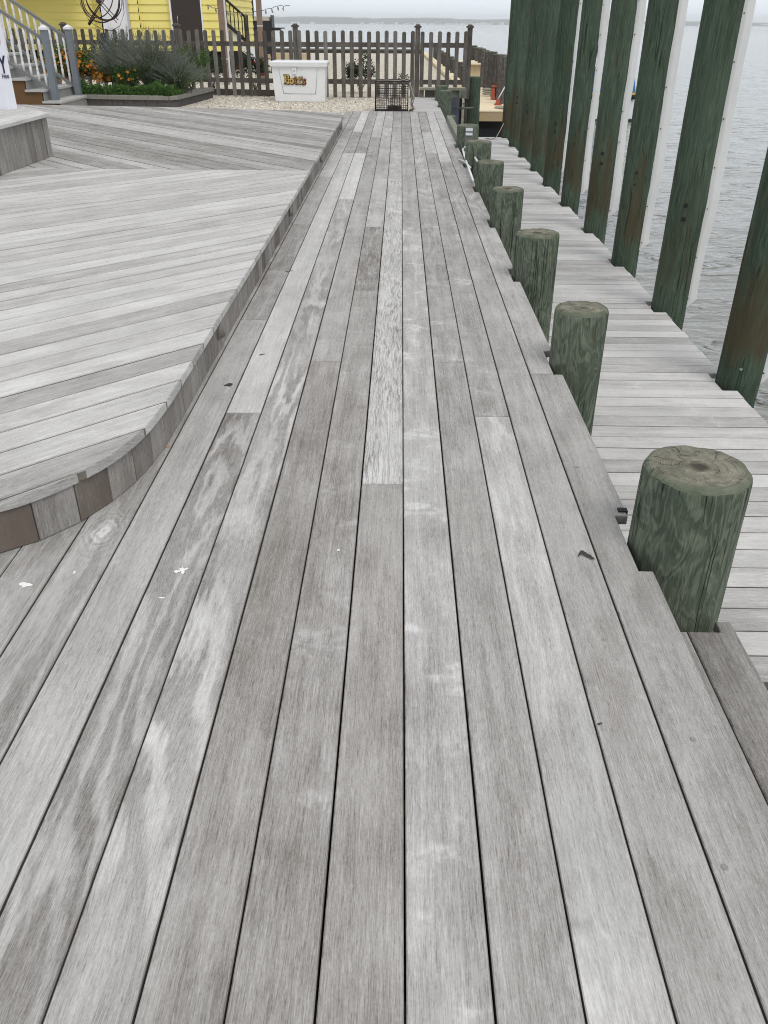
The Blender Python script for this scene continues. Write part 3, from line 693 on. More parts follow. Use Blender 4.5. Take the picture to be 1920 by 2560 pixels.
# bench-height box at the left
bn = empty('bench_platform', (-5, 8.3, ZP), 'higher boxed platform with vertical board sides at the left edge of the raised deck', 'platform')
b = MB(); tp = .57
def rowboards(b, poly, z0, z1, nx, ny, step, rng, ang, tone):
    for k in range(*rng):
        p = clip(poly, -nx, -ny, -(k*step+.002)); p = clip(p, nx, ny, (k+1)*step-.002) if len(p) > 2 else p
        if len(p) < 3: continue
        sd = rnd.random(); b.prism(p, z0, z1, .004, ang, (tone[0]+rnd.uniform(-.06, .06), tone[1], tone[2]), (0, .2, sd), (sd*7, sd*13))
rowboards(b, [(-7, 6.9), (-3.54, 6.9), (-3.54, 9.06), (-4.12, 9.76), (-7, 9.76)], tp-.032, tp, 1, 0, .145, (-60, 0), math.pi/2, tn(.72, .25, .15))
b.build('top', M['deck'], bn)
b = MB(); y = 6.95
while y < 8.98:
    b.box((-3.59, min(y, 8.93)+.0695, (ZP+tp-.034)/2+.002), (.02, .139, tp-.034-ZP), tone=tn(.40+rnd.uniform(-.1, .12), .6, .2)); y += .1425
d = Vector((-.58, .70)).normalized()
for q in range(6):
    c = Vector((-3.60, 9.07))+d*(.07+.1425*q)
    b.box((c.x, c.y, (ZP+tp-.034)/2+.002), (.139, .02, tp-.034-ZP), RZ(math.atan2(d.y, d.x)), tone=tn(.4, .6, .2))
b.build('side_boards', M['skirt'], bn)
b = MB(); b.box((-5.3, 8.0, .34), (3.36, 2.1, .3), tone=tn(.1)); b.build('inner_frame', M['beam'], bn)
# small vent on the side
# white sign box standing on it
sg = empty('sign_box', (-4.12, 9.45, tp), 'tall white printed card box with dark blue letters, standing on the boxed platform', 'sign')
b = MB(); rz = R(-28)
# right-hand face panel from x 21..40 px : two faces meeting at a vertical edge
e = Vector((-4.085, 9.385, tp)); r_ = Vector((-4.018, 9.46, tp)); l_ = Vector((-4.75, 9.62, tp)); Hs = 1.15
def wallq(b, p, q, z0, z1, lean=0.0, mi=0, th=0.0):
    b.poly([(p.x, p.y, z0), (q.x, q.y, z0), (q.x+lean, q.y, z1), (p.x+lean, p.y, z1)], mi=mi)
bk_ = l_+(r_-e)
b.v = [tuple(l_), tuple(e), tuple(r_), tuple(bk_), (l_.x-.0, l_.y, tp+Hs), (e.x, e.y, tp+Hs), (r_.x, r_.y, tp+Hs), (bk_.x, bk_.y, tp+Hs)]
for f in ((0, 1, 5, 4), (1, 2, 6, 5), (2, 3, 7, 6), (3, 0, 4, 7), (4, 5, 6, 7), (3, 2, 1, 0)): b.face(f)
b.build('card_panels', plain('white_card', (0.74, 0.76, 0.82), .55, .3, .05), sg)
def text_mesh(name, body, size, loc, xdir, updir, mat, parent, extr=.002, offset=0.0, shear=0.0, sx=1.0):
    cu = bpy.data.curves.new(name, 'FONT'); cu.body = body; cu.size = size; cu.extrude = extr; cu.offset = offset; cu.shear = shear
    to = bpy.data.objects.new(name+'_tmp', cu); C.objects.link(to)
    dg = bpy.context.evaluated_depsgraph_get(); me = bpy.data.meshes.new_from_object(to.evaluated_get(dg))
    bpy.data.objects.remove(to)
    xd = Vector(xdir).normalized(); ud = Vector(updir).normalized(); nd = xd.cross(ud)
    Mx = Matrix((xd*sx, ud, nd)).transposed().to_4x4(); Mx.translation = Vector(loc)
    me.transform(Mx); me.materials.clear(); me.materials.append(mat)
    o = bpy.data.objects.new(name, me); C.objects.link(o)
    if parent is not None: o.parent = parent; o.matrix_parent_inverse = parent.matrix_world.inverted()
    return o
xd = (r_-e).normalized(); nd_ = xd.cross(Vector((0, 0, 1))) 
nf = Vector((xd.y, -xd.x, 0))*.004
text_mesh('large_lettering', 'TY', .215, e+xd*-.060+nf+Vector((0, 0, .335)), xd, (0, 0, 1), M['ink'], sg, .001, .006, sx=.50)
text_mesh('small_lettering', 'Hou', .062, e+xd*.004+nf+Vector((0, 0, .285)), xd, (0, 0, 1), M['ink'], sg, .001, .001, sx=.68)
b = MB(); n = 28
for q in range(n):
    a0, a1 = 2*math.pi*q/n, 2*math.pi*(q+1)/n; c = e+xd*-.01+nf+Vector((0, 0, .62))
    P_ = lambda a, r: tuple(c+xd*(r*math.cos(a))+Vector((0, 0, r*math.sin(a))))
    b.poly([P_(a0, .055), P_(a1, .055), P_(a1, .072), P_(a0, .072)])
for (a, r) in ((0, .03),):
    b.poly([P_(.5, .04), P_(1.9, .045), P_(3.2, .03), P_(4.4, .04)])
b.build('round_emblem', M['pink_ink'], sg)

# ------------------------------------------------------------------ land, shells, water, shore
def slab(name, poly, z0, z1, mat, label, kind='structure', cat=None):
    b = MB(); b.prism(poly, z0, z1, .001); o = b.build(name, mat); tag(o, label, cat, None, kind); return o
slab('ground', [(-90, -12), (.565, -12), (.565, 13.0), (-90, 13.0)], -2.5, -.28, M['soil'], 'dark soil under the decks')
slab('shell_yard', [(-90, 13.05), (.565, 13.05), (.565, 20.0), (1.42, 20.5), (1.46, 24), (1.17, 50.5), (-90, 53.0)], -2.4, -.035, M['shell'], 'pale crushed shell yard behind the decks')
# loose shell fragments in front of the fence
b = MB()
for _ in range(5200):
    x = rnd.uniform(-4.6, .28); y = 14.2+5.7*rnd.random()**.8
    if x < -1 and y < 14.1+.12*abs(x): continue
    if x > -.9 and y < 16.4: continue
    s = rnd.uniform(.008, .022); a = rnd.uniform(0, 6.28); tl = Matrix.Rotation(rnd.uniform(-.5, .5), 3, 'X') @ RZ(a)
    c = Vector((x, y, -.033+s*.35)); k = rnd.random(); 
    b.poly([tuple(c+tl @ Vector((s*math.cos(t)*(1 if t < 3 else .7), s*.8*math.sin(t), .004*math.sin(2*t)))) for t in (0, 1.2, 2.5, 3.7, 5.0)], tone=(rnd.random(), 0, 0))
t = NT('shell_fragments'); to = t.sep(t.attr('tone'))
cc = t.mix(to[0], (0.48, 0.42, 0.33), (0.86, 0.84, 0.77)); cc = t.mix(t.mr(to[0], .035, .02), cc, (.10, .08, .07))
tag(b.build('shell_fragments', t.bsdf(cc, .8, .2)), 'loose broken shells scattered over the yard', kind='stuff')
# water : displaced near patch of the same sheet + far sheet
wb = MB()
NX, NY = 190, 230
def wave(x, y):
    q = Vector((x*.9, y*1.3, 0)); return .022*mnoise.noise(q)+.012*mnoise.noise(q*2.3+Vector((5, 0, 0)))+.006*mnoise.noise(q*5.1)
x0, x1, y0_, y1_ = .5, 16.0, -2.0, 34.0
for j in range(NY+1):
    for i in range(NX+1):
        fx = i/NX; fy = j/NY; x = x0+(x1-x0)*fx**1.5; y = y0_+(y1_-y0_)*fy
        ed = min(1, (1-fx)*6, (1-fy)*8); wb.v.append((x, y, ZW+wave(x, y)*ed))
for j in range(NY):
    for i in range(NX):
        a = j*(NX+1)+i; wb.face([a, a+1, a+NX+2, a+NX+1], [(0, 0)]*4, smooth=True)
k = len(wb.v)
def q4(a, b_, c, d): wb.poly([(a[0], a[1], ZW), (b_[0], b_[1], ZW), (c[0], c[1], ZW), (d[0], d[1], ZW)])
q4((x1, -60), (9000, -60), (9000, 9000), (x1, 9000)); q4((-9000, y1_), (x1, y1_), (x1, 9000), (-9000, 9000)); q4((x0, -60), (x1, -60), (x1, y0_), (x0, y0_)); q4((-9000, -60), (x0, -60), (x0, y1_), (-9000, y1_))
tag(wb.build('water', M['water']), 'pale grey bay water with small dark ripples', kind='structure')
# far shore: low wooded land
b = MB(); n = 420; Yb = 3000; prev = None
for i in range(n+1):
    x = -2600+5600*i/n
    hgt = max(6.0, 19.5-(x+380)*.0062)+3.2*mnoise.noise(Vector((x*.006, 0, 0)))+1.6*mnoise.noise(Vector((x*.03, 3, 0)))+.8*mnoise.noise(Vector((x*.15, 6, 0)))
    yy = Yb-30*mnoise.noise(Vector((x*.002, 9, 0))); r0 = len(b.v)
    b.v += [(x, yy, ZW-1), (x, yy+6, ZW+hgt*.8), (x, yy+60, ZW+hgt), (x, yy+700, ZW-1)]
    if prev is not None:
        for e in range(3): b.face([prev+e, r0+e, r0+e+1, prev+e+1])
    prev = r0
tag(b.build('far_shore_land', leafmat('far_woods', (.04, .06, .035), (.09, .11, .07), .02, 0)), 'low wooded shore on the horizon across the bay', kind='structure')
b = MB()
for i in range(70):
    x = rnd.uniform(-600, 1400); w = rnd.uniform(8, 22); h = rnd.uniform(3, 6)
    b.box((x, 2950, ZW+h/2), (w, 10, h))
tag(b.build('far_shore_houses', M['trim']), 'far-off pale waterfront buildings along the opposite shore', kind='stuff')

# ------------------------------------------------------------------ picket fence
fence = empty('picket_fence', (-2.2, 19.8, 0), 'weathered grey picket fence with capped posts crossing the yard', 'fence')
line = [(1.40, 19.8), (.316, 19.8), (-2.236, 19.8), (-4.82, 20.25), (-7.42, 20.75), (-10.0, 21.25)]
def ground_z(x): return -.03
for i, (x, y) in enumerate(line):
    b = MB(); b.box((x, y+.03, .62), (.10, .10, 1.32), tone=tn(.32, .45, .2)); p = b.build('post', M['fence'], fence)
    c = MB(); c.box((x, y+.03, 1.295), (.150, .150, .03), tone=tn(.25, .4, .1)); c.box((x, y+.03, 1.325), (.13, .13, .035), top_scale=(.45, .45), tone=tn(.2, .4, .1)); c.build('post_cap', M['fence'], p)
for i in range(len(line)-1):
    (xa, ya), (xb, yb) = line[i], line[i+1]; L = math.hypot(xb-xa, yb-ya); a = math.atan2(yb-ya, xb-xa); rot = RZ(a)
    for z in (.28, .965):
        b = MB(); b.box(((xa+xb)/2, (ya+yb)/2, z), (L-.11, .04, .09), rot, tone=tn(.28, .5, .2)); b.build('rail', M['fence'], fence)
    n = round(L/.187); 
    for k in range(n):
        f = (k+.55)/n if i else (k+.45)/n
        x, y = xa+(xb-xa)*f, ya+(yb-ya)*f
        b = MB(); w = .084; h = 1.215+rnd.uniform(-.012, .012); z0 = -.02 if i else .19
        sd = rnd.random(); M4 = Matrix.Translation((x, y-.034, 0)) @ Matrix.Rotation(a+math.pi if abs(a) > 1.6 else a, 4, 'Z') @ Matrix.Rotation(R(90)+rnd.uniform(-.006, .006), 4, 'X')
        pl = [(-w/2, z0), (w/2, z0), (w/2, h-.022), (w/2-.022, h), (-w/2+.022, h), (-w/2, h-.022)]
        b.prism(pl, -.009, .010, .002, None, tn(.35+rnd.uniform(-.15, .15), rnd.uniform(.2, .6), .25), (0, .1, sd), (sd*9, sd*5), M4)
        b.build('picket', M['fence'], fence)
b = MB(); b.box((-3.55, 20.05, .045), (2.5, .03, .12), RZ(R(170)), tone=tn(.12, .6)); b.build('kick_board', M['fence'], fence)

# ------------------------------------------------------------------ white dock box
dbx = empty('dock_box', (-2.07, 18.9, -.03), 'white dock box with gold lettering on the shells before the picket fence', 'dock box')
b = MB()
def frus(b, x0, x1, y0, y1, z0, X0, X1, Y0, Y1, z1):
    k = len(b.v); b.v += [(x0, y0, z0), (x1, y0, z0), (x1, y1, z0), (x0, y1, z0), (X0, Y0, z1), (X1, Y0, z1), (X1, Y1, z1), (X0, Y1, z1)]
    for f in ((0, 1, 5, 4), (1, 2, 6, 5), (2, 3, 7, 6), (3, 0, 4, 7), (4, 5, 6, 7), (3, 2, 1, 0)): b.face([k+t for t in f])
frus(b, -2.575, -1.575, 18.72, 19.22, -.03, -2.615, -1.535, 18.68, 19.26, .60); b.build('body', M['white_paint'], dbx)
b = MB()  # raised panel outline on the front
for (xa, za, xb, zb) in ((-2.47, .56, -2.40, .12), (-2.40, .12, -1.75, .115), (-1.75, .115, -1.70, .56)):
    Yf = lambda z: 18.72-.04*(z+.03)/.63-.003
    b.tube([(xa, Yf(za), za), (xb, Yf(zb), zb)], .006, 6)
b.build('panel_ridge', plain('ridge_grey', (.5, .51, .53), .4, .4, .03), dbx)
b = MB(); frus(b, -2.645, -1.505, 18.64, 19.30, .602, -2.655, -1.495, 18.63, 19.31, .675)
frus(b, -2.655, -1.495, 18.63, 19.31, .6755, -2.60, -1.55, 18.70, 19.28, .70); b.build('lid', M['white_paint'], dbx)
b = MB(); b.box((-2.16, 18.66, .545), (.075, .012, .15)); l = b.build('latch', M['trim'], dbx)
b = MB(); b.box((-2.16, 18.65, .60), (.05, .012, .02)); b.box((-2.16, 18.651, .53), (.02, .012, .03)); b.build('hasp', M['steel'], l)
# lettering  B o t t ' s  : slab-serif built from the outline font plus serifs
xq = -2.385; zq = .300; Yf = 18.690
def stroke(b, pts, w, z0, z1, closed=False):
    """flat ribbon of width w along 2-D points, extruded z0..z1"""
    n = len(pts); L_, R_ = [], []
    for i in range(n):
        p = Vector(pts[i]); a = Vector(pts[i-1] if (i or closed) else pts[i]); c = Vector(pts[(i+1) % n] if (i < n-1 or closed) else pts[i])
        d = (c-a).normalized(); ww = w[i] if isinstance(w, list) else w; m = Vector((-d.y, d.x))*ww/2; L_.append(p+m); R_.append(p-m)
    for i in range(n if closed else n-1):
        j = (i+1) % n; b.prism([tuple(R_[i]), tuple(R_[j]), tuple(L_[j]), tuple(L_[i])], z0, z1, .0004, M4=b.M4)
def arc(cx, cy, rx, ry, a0, a1, n=12): return [(cx+rx*math.cos(R(a0+(a1-a0)*i/n)), cy+ry*math.sin(R(a0+(a1-a0)*i/n))) for i in range(n+1)]
GL = {
 'B': (lambda g: [([(.035, 0+g), (.035, .16-g)], .038+2*g), ([(.0-g, .008), (.07, .008)], .018+2*g), ([(.0-g, .152), (.07, .152)], .018+2*g), (arc(.062, .118, .040, .034, -90, 90), .030+2*g), (arc(.066, .044, .046, .038, -90, 90), .034+2*g), ([(.03, .080), (.07, .080)], .014+2*g)]),
 'o': (lambda g: [(arc(.046, .046, .032, .038, 0, 360, 20), .030+2*g)]),
 't': (lambda g: [([(.036, .012), (.036, .125+g)], .030+2*g), ([(.004-g, .088), (.078+g, .088)], .018+2*g), (arc(.056, .018, .022, .014, 180, 340, 8), .018+2*g)]),
 "'": (lambda g: [([(.016, .100-g), (.020, .135+g)], .022+2*g)]),
 's': (lambda g: [([(.072, .078), (.050, .088), (.024, .082), (.018, .066), (.034, .052), (.058, .042), (.068, .026), (.056, .008), (.032, .004), (.008, .012)], .024+2*g), ([(.070, .064), (.070, .094)], .012+2*g), ([(.012, -.004), (.012, .028)], .012+2*g)])}
face_tilt = Matrix.Rotation(R(90), 4, 'X')
for (ch, dx, dz, mat) in (('B', 0, 0, 'gold'), ('o', .112, -.002, 'gold'), ('t', .196, -.005, 'copper'), ('t', .268, -.007, 'gold'), ("'", .338, -.008, 'gold'), ('s', .362, -.010, 'copper')):
    for (g, ex, ez, yy, m, nm) in ((.010, .007, -.007, Yf-.001, 'dark_letter', 'letter_shadow'), (0, 0, 0, Yf-.008, mat, 'letter')):
        b = MB(); b.M4 = Matrix.Translation((xq+dx+ex, yy, zq+dz+ez)) @ face_tilt
        for pts, w_ in GL[ch](g): stroke(b, pts, w_, 0, .007)
        b.build(nm, M[m], dbx)

# ------------------------------------------------------------------ crab trap
ct = empty('crab_trap', (-.18, 16.65, 0), 'black wire crab trap at the far end of the boardwalk', 'crab trap')
X0, X1, Y0, Y1, Z0, Z1 = -.478, .108, 16.42, 16.98, -.028, .475
b = MB()
for (p, q) in [((x, Y0, Z0), (x, Y0, Z1)) for x in (X0, X1)]+[((x, Y1, Z0), (x, Y1, Z1)) for x in (X0, X1)]+[((X0, y, z), (X1, y, z)) for y in (Y0, Y1) for z in (Z0, Z1)]+[((x, Y0, z), (x, Y1, z)) for x in (X0, X1) for z in (Z0, Z1)]:
    b.tube([p, q], .008, 6)
b.build('frame', M['wire'], ct)
b = MB(); w = .0030
def grid(o, du, dv, nu, nv, sag=.006):
    o, du, dv = Vector(o), Vector(du), Vector(dv)
    for i in range(nu+1):
        p = o+du*(i/nu); b.tube([p, p+dv*.5+Vector((rnd.uniform(-sag, sag), rnd.uniform(-sag, sag), 0)), p+dv], w, 4, caps=False)
    for i in range(nv+1):
        p = o+dv*(i/nv); b.tube([p, p+du*.5+Vector((0, rnd.uniform(-sag, sag), rnd.uniform(-sag, sag))), p+du], w, 4, caps=False)
grid((X0, Y0, Z0), (X1-X0, 0, 0), (0, 0, Z1-Z0), 15, 13); grid((X0, Y1, Z0), (X1-X0, 0, 0), (0, 0, Z1-Z0), 15, 13)
grid((X0, Y0, Z0), (0, Y1-Y0, 0), (0, 0, Z1-Z0), 14, 13); grid((X1, Y0, Z0), (0, Y1-Y0, 0), (0, 0, Z1-Z0), 14, 13)
grid((X0, Y0, Z1), (X1-X0, 0, 0), (0, Y1-Y0, 0), 15, 14); grid((X0, Y0, Z0+.01), (X1-X0, 0, 0), (0, Y1-Y0, 0), 15, 14)
grid((X0, Y0+.25, .24), (X1-X0, 0, 0), (0, .25, .1), 15, 6)
b.build('wire_mesh', M['wire'], ct)
b = MB()  # bait well and funnels
for z in [Z0+.03+.028*i for i in range(9)]:
    b.tube([(-.11+.09*math.cos(2*math.pi*k/12), 16.65+.09*math.sin(2*math.pi*k/12), z) for k in range(13)], .0028, 4)
for k in range(10): a = 2*math.pi*k/10; b.tube([(-.11+.09*math.cos(a), 16.65+.09*math.sin(a), Z0), (-.11+.09*math.cos(a), 16.65+.09*math.sin(a), .23)], .0028, 4)
for k in range(12):
    a = 2*math.pi*k/12; b.tube([(-.32+.13*math.cos(a), 16.44, .14+.09*math.sin(a)), (-.30+.05*math.cos(a), 16.62, .15+.03*math.sin(a))], .003, 4)
b.box((-.13, 16.62, .02), (.26, .10, .09)); b.build('bait_well', M['rust_wire'], ct)
b = MB()
pts = [(X1+.01, 16.45, .44), (X1+.05, 16.42, .36), (X1+.09, 16.43, .22), (X1+.06, 16.46, .12), (X1+.10, 16.44, .03), (X1+.05, 16.5, -.01)]
for k in range(7):
    b.tube([(p[0]+rnd.uniform(-.03, .03), p[1]+rnd.uniform(-.03, .05), p[2]+rnd.uniform(-.02, .02)) for p in smoothline3(pts)] if False else [(p[0]+rnd.uniform(-.03, .03), p[1]+rnd.uniform(-.03, .05), p[2]+rnd.uniform(-.02, .02)) for p in pts], .007, 5)
b.tube([(X0+.03, Y0, Z1+.012), (-.25, Y0-.005, Z1+.016), (-.05, Y0, Z1+.008), (.02, Y0+.02, Z1+.025), (X1, Y0, Z1+.005)], .008, 6)
tag(b.build('rope_tangle', M['rope']), 'frayed grey rope bundle draped over the right side of the black crab trap', 'rope')

# ------------------------------------------------------------------ planter and plants
pl = empty('block_planter', (-5, 18, -.03), 'low grey block planter filled with flowers beside the white steps', 'planter')
front = [Vector((-6.6, 17.32)), Vector((-5.9, 17.24)), Vector((-4.34, 17.04)), Vector((-4.22, 17.22)), Vector((-4.02, 19.55))]
bw, cw = MB(), MB()
def run(P0, P1, step, b, z0, z1, dep, out_):
    d = (P1-P0); L = d.length; d.normalize(); nn = Vector((-d.y, d.x)); n = max(1, round(L/step)); s_ = L/n
    for i in range(n):
        c = P0+d*(s_*(i+.5))+nn*(dep/2-out_)
        b.box((c.x, c.y, (z0+z1)/2), (s_-.006, dep, z1-z0), RZ(math.atan2(d.y, d.x)), ch=.004, top_scale=(.985, .985))
for p, q in zip(front, front[1:]):
    run(p, q, .22, bw, -.05, .10, .16, 0); run(p, q, .42, cw, .101, .165, .24, .03)
bw.build('base_course', M['block'], pl); cw.build('cap_course', M['capstone'], pl)
b = MB(); b.prism([(-6.9, 17.5), (-4.45, 17.2), (-4.15, 19.6), (-6.9, 20.0)], -.05, .12, .01); b.build('planting_soil', M['soil'], pl)

def leaf(b, c, d, L, w, up=Vector((0, 0, 1)), tone=(.5, 0, 0)):
    s_ = d.cross(up)
    if s_.length < 1e-3: s_ = Vector((1, 0, 0))
    s_.normalize(); b.poly([tuple(c), tuple(c+d*L*.5+s_*w), tuple(c+d*L), tuple(c+d*L*.5-s_*w)], tone=tone)
def rdir(zmin=-.3):
    while True:
        v = Vector((rnd.uniform(-1, 1), rnd.uniform(-1, 1), rnd.uniform(-1, 1)))
        if .1 < v.length < 1:
            v.normalize()
            if v.z > zmin: return v
def sage(x, y, z, H, W, n, label):
    e = empty('sage_bush', (x, y, z), label, 'shrub', 'feathery grey-green bushes in the planter')
    st_, tip = MB(), MB()
    for i in range(n):
        a = rnd.uniform(0, 6.283); sp = rnd.random()**.6; lean = sp*W; h = H*rnd.uniform(.72, 1.05)*(1-.30*sp*sp)
        p0 = Vector((x+rnd.gauss(0, .07), y+rnd.gauss(0, .07), z)); dv = Vector((math.cos(a), math.sin(a), 0))
        pts = [p0+dv*(lean*t*t*.9+lean*t*.15)+Vector((0, 0, h*(t-.16*sp*t*t))) for t in (0, .25, .5, .75, 1)]
        st_.tube(pts[:4], [.004, .0035, .003, .0025], 3, caps=False)
        tip.tube(pts[3:], [.0028, .0015], 3, caps=False)
        for k in range(18):
            t = .18+.82*k/18; i0 = min(3, int(t*4)); c = pts[i0].lerp(pts[i0+1], t*4-i0)
            d = (dv*.4+rdir(-.1)+Vector((0, 0, .7))).normalized(); 
            (tip if t > .66 else st_)
            leaf(tip if t > .66 else st_, c, d, rnd.uniform(.03, .06)*(1 if t < .66 else .6), rnd.uniform(.004, .0075), rdir())
    st_.build('stems_and_leaves', M['sage'], e); tip.build('flower_tips', M['sage_tip'], e)
sage(-5.50, 18.35, .1, 1.22, .66, 700, 'tall feathery grey-green bush beside the orange flowers')
sage(-4.88, 18.15, .1, 1.20, .78, 720, 'broad feathery grey-green bush in the middle of the planter')
sage(-4.36, 18.0, .1, .80, .66, 420, 'shorter silvery bush spilling over the right end of the planter')
# fresh green shrub at the back right
def shrub(name, x, y, z, rx, ry, rz, n, lw, mat, label, group=None, flowers=None, fmat=None, fs=.03, stems=10, cat='shrub'):
    e = empty(name, (x, y, z), label, cat, group)
    b = MB(); cl = [(rdir(-.4)*rnd.uniform(.35, .95)) for _ in range(16)]
    for i in range(n):
        c0 = rnd.choice(cl); p = c0+rdir(-1)*rnd.random()**.5*.38
        q = Vector((x+p.x*rx, y+p.y*ry, z+rz*(1+p.z)+.02)); leaf(b, q, rdir(-.4), lw*rnd.uniform(.7, 1.4), lw*.3, rdir())
    b.build('foliage', mat, e)
    s_ = MB()
    for i in range(stems):
        c0 = rnd.choice(cl); s_.tube([(x+rnd.gauss(0, .02), y+rnd.gauss(0, .02), z), (x+c0.x*rx*.4, y+c0.y*ry*.4, z+rz*.6), (x+c0.x*rx, y+c0.y*ry, z+rz*(1+c0.z))], [.009, .006, .003], 5)
    s_.build('stems', M['bark'], e)
    if flowers:
        f = MB()
        for i in range(flowers):
            c0 = rnd.choice(cl); q = Vector((x+c0.x*rx, y+c0.y*ry, z+rz*(1+c0.z)))+Vector((rdir(-1).x*rx*.25, rdir(-1).y*ry*.3-.03, rnd.uniform(-.1, .12)*rz*2))
            n_ = (rdir(.0)+Vector((0, -.9, .3))).normalized(); u = n_.cross(Vector((0, 0, 1))).normalized(); v = n_.cross(u)
            for k in range(6):
                a = k*math.pi/3+rnd.random(); d = (u*math.cos(a)+v*math.sin(a)+n_*.35).normalized(); leaf(f, q, d, fs*rnd.uniform(.8, 1.2), fs*.38, n_)
        f.build('blossoms', fmat, e)
    return e
shrub('green_shrub', -4.35, 19.0, .1, .42, .35, .42, 3600, .035, M['leaf'], 'fresh green bushy plant at the back right of the planter')
shrub('flower_clump', -6.55, 18.6, .1, .75, .5, .38, 4200, .05, M['leaf'], 'clump of bright orange daisies beside the grey stair post', None, 620, M['orange'], .042, cat='flowers')
shrub('flower_clump', -5.25, 17.75, .1, .30, .2, .28, 500, .045, M['leaf'], 'few orange daisies peeping out of the front of the feathery bushes', None, 12, M['orange'], .036, cat='flowers')
shrub('flower_clump', -6.0, 19.6, .1, .9, .3, .50, 1800, .045, M['dleaf'], 'pale yellow lilies and dark leaves behind the feathery bushes against the fence', None, 16, M['yellowf'], .06, cat='flowers')
b = MB()
for i in range(13000):
    f = rnd.random(); p = Vector((-6.3, 17.50)).lerp(Vector((-4.30, 17.28)), f); q = Vector((p.x, p.y+abs(rnd.gauss(0, .20))-.07, .11+rnd.random()**1.3*(.20+.14*mnoise.noise(Vector((p.x*4, 0, 0))))))
    leaf(b, q, (rdir(-.1)+Vector((0, -.3, .4))).normalized(), rnd.uniform(.022, .05), rnd.uniform(.008, .014), rdir())
for i in range(1500):
    f = rnd.random(); q = Vector((-4.33+rnd.gauss(0, .05), 17.3+f*.5, .13+rnd.random()*.10)); leaf(b, q, rdir(), .035, .012, rdir())
tag(b.build('ground_cover', M['cover']), 'bright green ground cover along the front of the planter', kind='stuff')
# rose bushes beyond the fence
shrub('rose_bush', -3.32, 21.0, -.02, .42, .32, .44, 1500, .05, M['dleaf'], 'red-flowered rose bush behind the fence left of the dock box', 'rose bushes behind the fence', 14, M['redf'], .04)
shrub('rose_bush', -4.55, 22.3, -.02, .40, .32, .40, 1100, .05, M['dleaf'], 'sparse dark rose bush behind the fence near the house corner', 'rose bushes behind the fence', 8, M['redf'], .04)
shrub('rose_bush', -.93, 21.2, -.02, .40, .32, .36, 1700, .05, M['dleaf'], 'white-flowered rose bush behind the fence right of the dock box', 'rose bushes behind the fence', 7, M['whitef'], .06)
shrub('dry_grass_tuft', .02, 21.4, -.02, .22, .15, .18, 200, .05, M['sage'], 'thin dry weeds behind the fence above the crab trap', cat='plant')

# garden ring sculpture of bent wire
rg = empty('wire_sculpture', (-6.0, 19.2, .1), 'garden ornament of coiled dark rings crossed by two double rods', 'garden ornament')
def at19(px, py): # only used once to size this ornament from the photograph
    return Vector((-6.0+(px-248)*.0082, 19.1, 1.64-(py-12)*.0071))
b = MB()
for (rx, rz, cx, cz, yo, tl, rr) in ((.375, .40, 0, 0, 0, .10, .013), (.335, .385, .03, .03, .05, -.12, .012), (.30, .37, -.02, .05, -.05, .22, .011), (.36, .385, .05, .015, .09, .02, .010)):
    b.tube([(-6.0+cx+rx*math.cos(a), 19.1+yo+tl*math.sin(a), 1.74+cz+rz*math.sin(a)) for a in [2*math.pi*k/40 for k in range(41)]], rr, 6)
b.tube([(-6.42, 19.1, 1.95), (-6.40, 19.1, 1.62), (-6.27, 19.1, 1.35), (-6.05, 19.1, 1.22), (-5.85, 19.1, 1.20), (-5.68, 19.1, 1.28), (-5.56, 19.1, 1.5), (-5.54, 19.1, 1.8)], .006, 5)
b.build('rings', M['rust_wire'], rg)
b = MB()
for o_ in (0, .035):
    b.tube([(-6.35+o_, 19.05, 2.05+o_), (-5.70+o_, 19.0, 1.34+o_*1.2)], .009, 6); b.tube([(-5.70-o_, 19.2, 2.0), (-6.22-o_, 19.15, 1.42)], .010, 6)
b.box((-6.02, 19.03, 1.70), (.07, .05, .07), RY(.7)); b.tube([(-6.20, 19.15, 1.44), (-6.32, 19.15, 1.30)], [.04, .025], 8)
b.tube([(-5.99, 19.2, 1.22), (-6.05, 19.25, .1)], .012, 6); b.build('crossed_rods', M['rust_wire'], rg)
b = MB(); b.tube([(-5.93, 18.85, .30), (-5.95, 18.85, .75), (-5.96, 18.85, 1.0), (-5.96, 18.85, 1.13), (-5.96, 18.85, 1.17)], [.16, .15, .07, .065, .03], 12)
tag(b.build('dark_lantern', M['black']), 'dark bulb-shaped ornament half hidden between the orange flowers and feathery bush', 'garden ornament')

# ------------------------------------------------------------------ white steps with grey rails
sr = empty('entry_steps', (-6.1, 16.7, 0), 'pale steps climbing left between railings with grey posts and white turned balusters', 'stairs')
NS = 6; rise = .175; run_ = .27; xf = -5.94
for i in range(NS):
    zt = .16+rise*i; xx = xf-run_*i
    b = MB(); b.box((xx-.155, 16.68, zt-.018), (.335, 1.62, .036)); b.build('tread', M['tread'], sr)
    b = MB(); b.box((xx-.02, 16.68, zt-.036-(rise-.036)/2 if i else .045), (.02, 1.54, rise-.038 if i else .155)); b.build('riser', M['riser'], sr)
for y in (15.93, 17.43):
    b = MB()
    pts = [(xf-.06, -.05), (xf-.06, .12)]
    pts = [(xf-.10, -.05), (xf-.10, .118)]
    for i in range(1, NS): pts += [(xf-.10-run_*i+.05, .118+rise*(i-1)), (xf-.10-run_*i+.05, .118+rise*i)]
    pts += [(xf-run_*NS-.1, .118+rise*(NS-1)), (xf-run_*NS-.1, .62), (xf-.75, -.05)]
    M4 = Matrix.Translation((0, y, 0)) @ Matrix.Rotation(R(90), 4, 'X')
    b.prism(pts, -.02, .02, .001, M4=M4)
    b.build('stringer_board', M['stringer'], sr)
slope = rise/run_
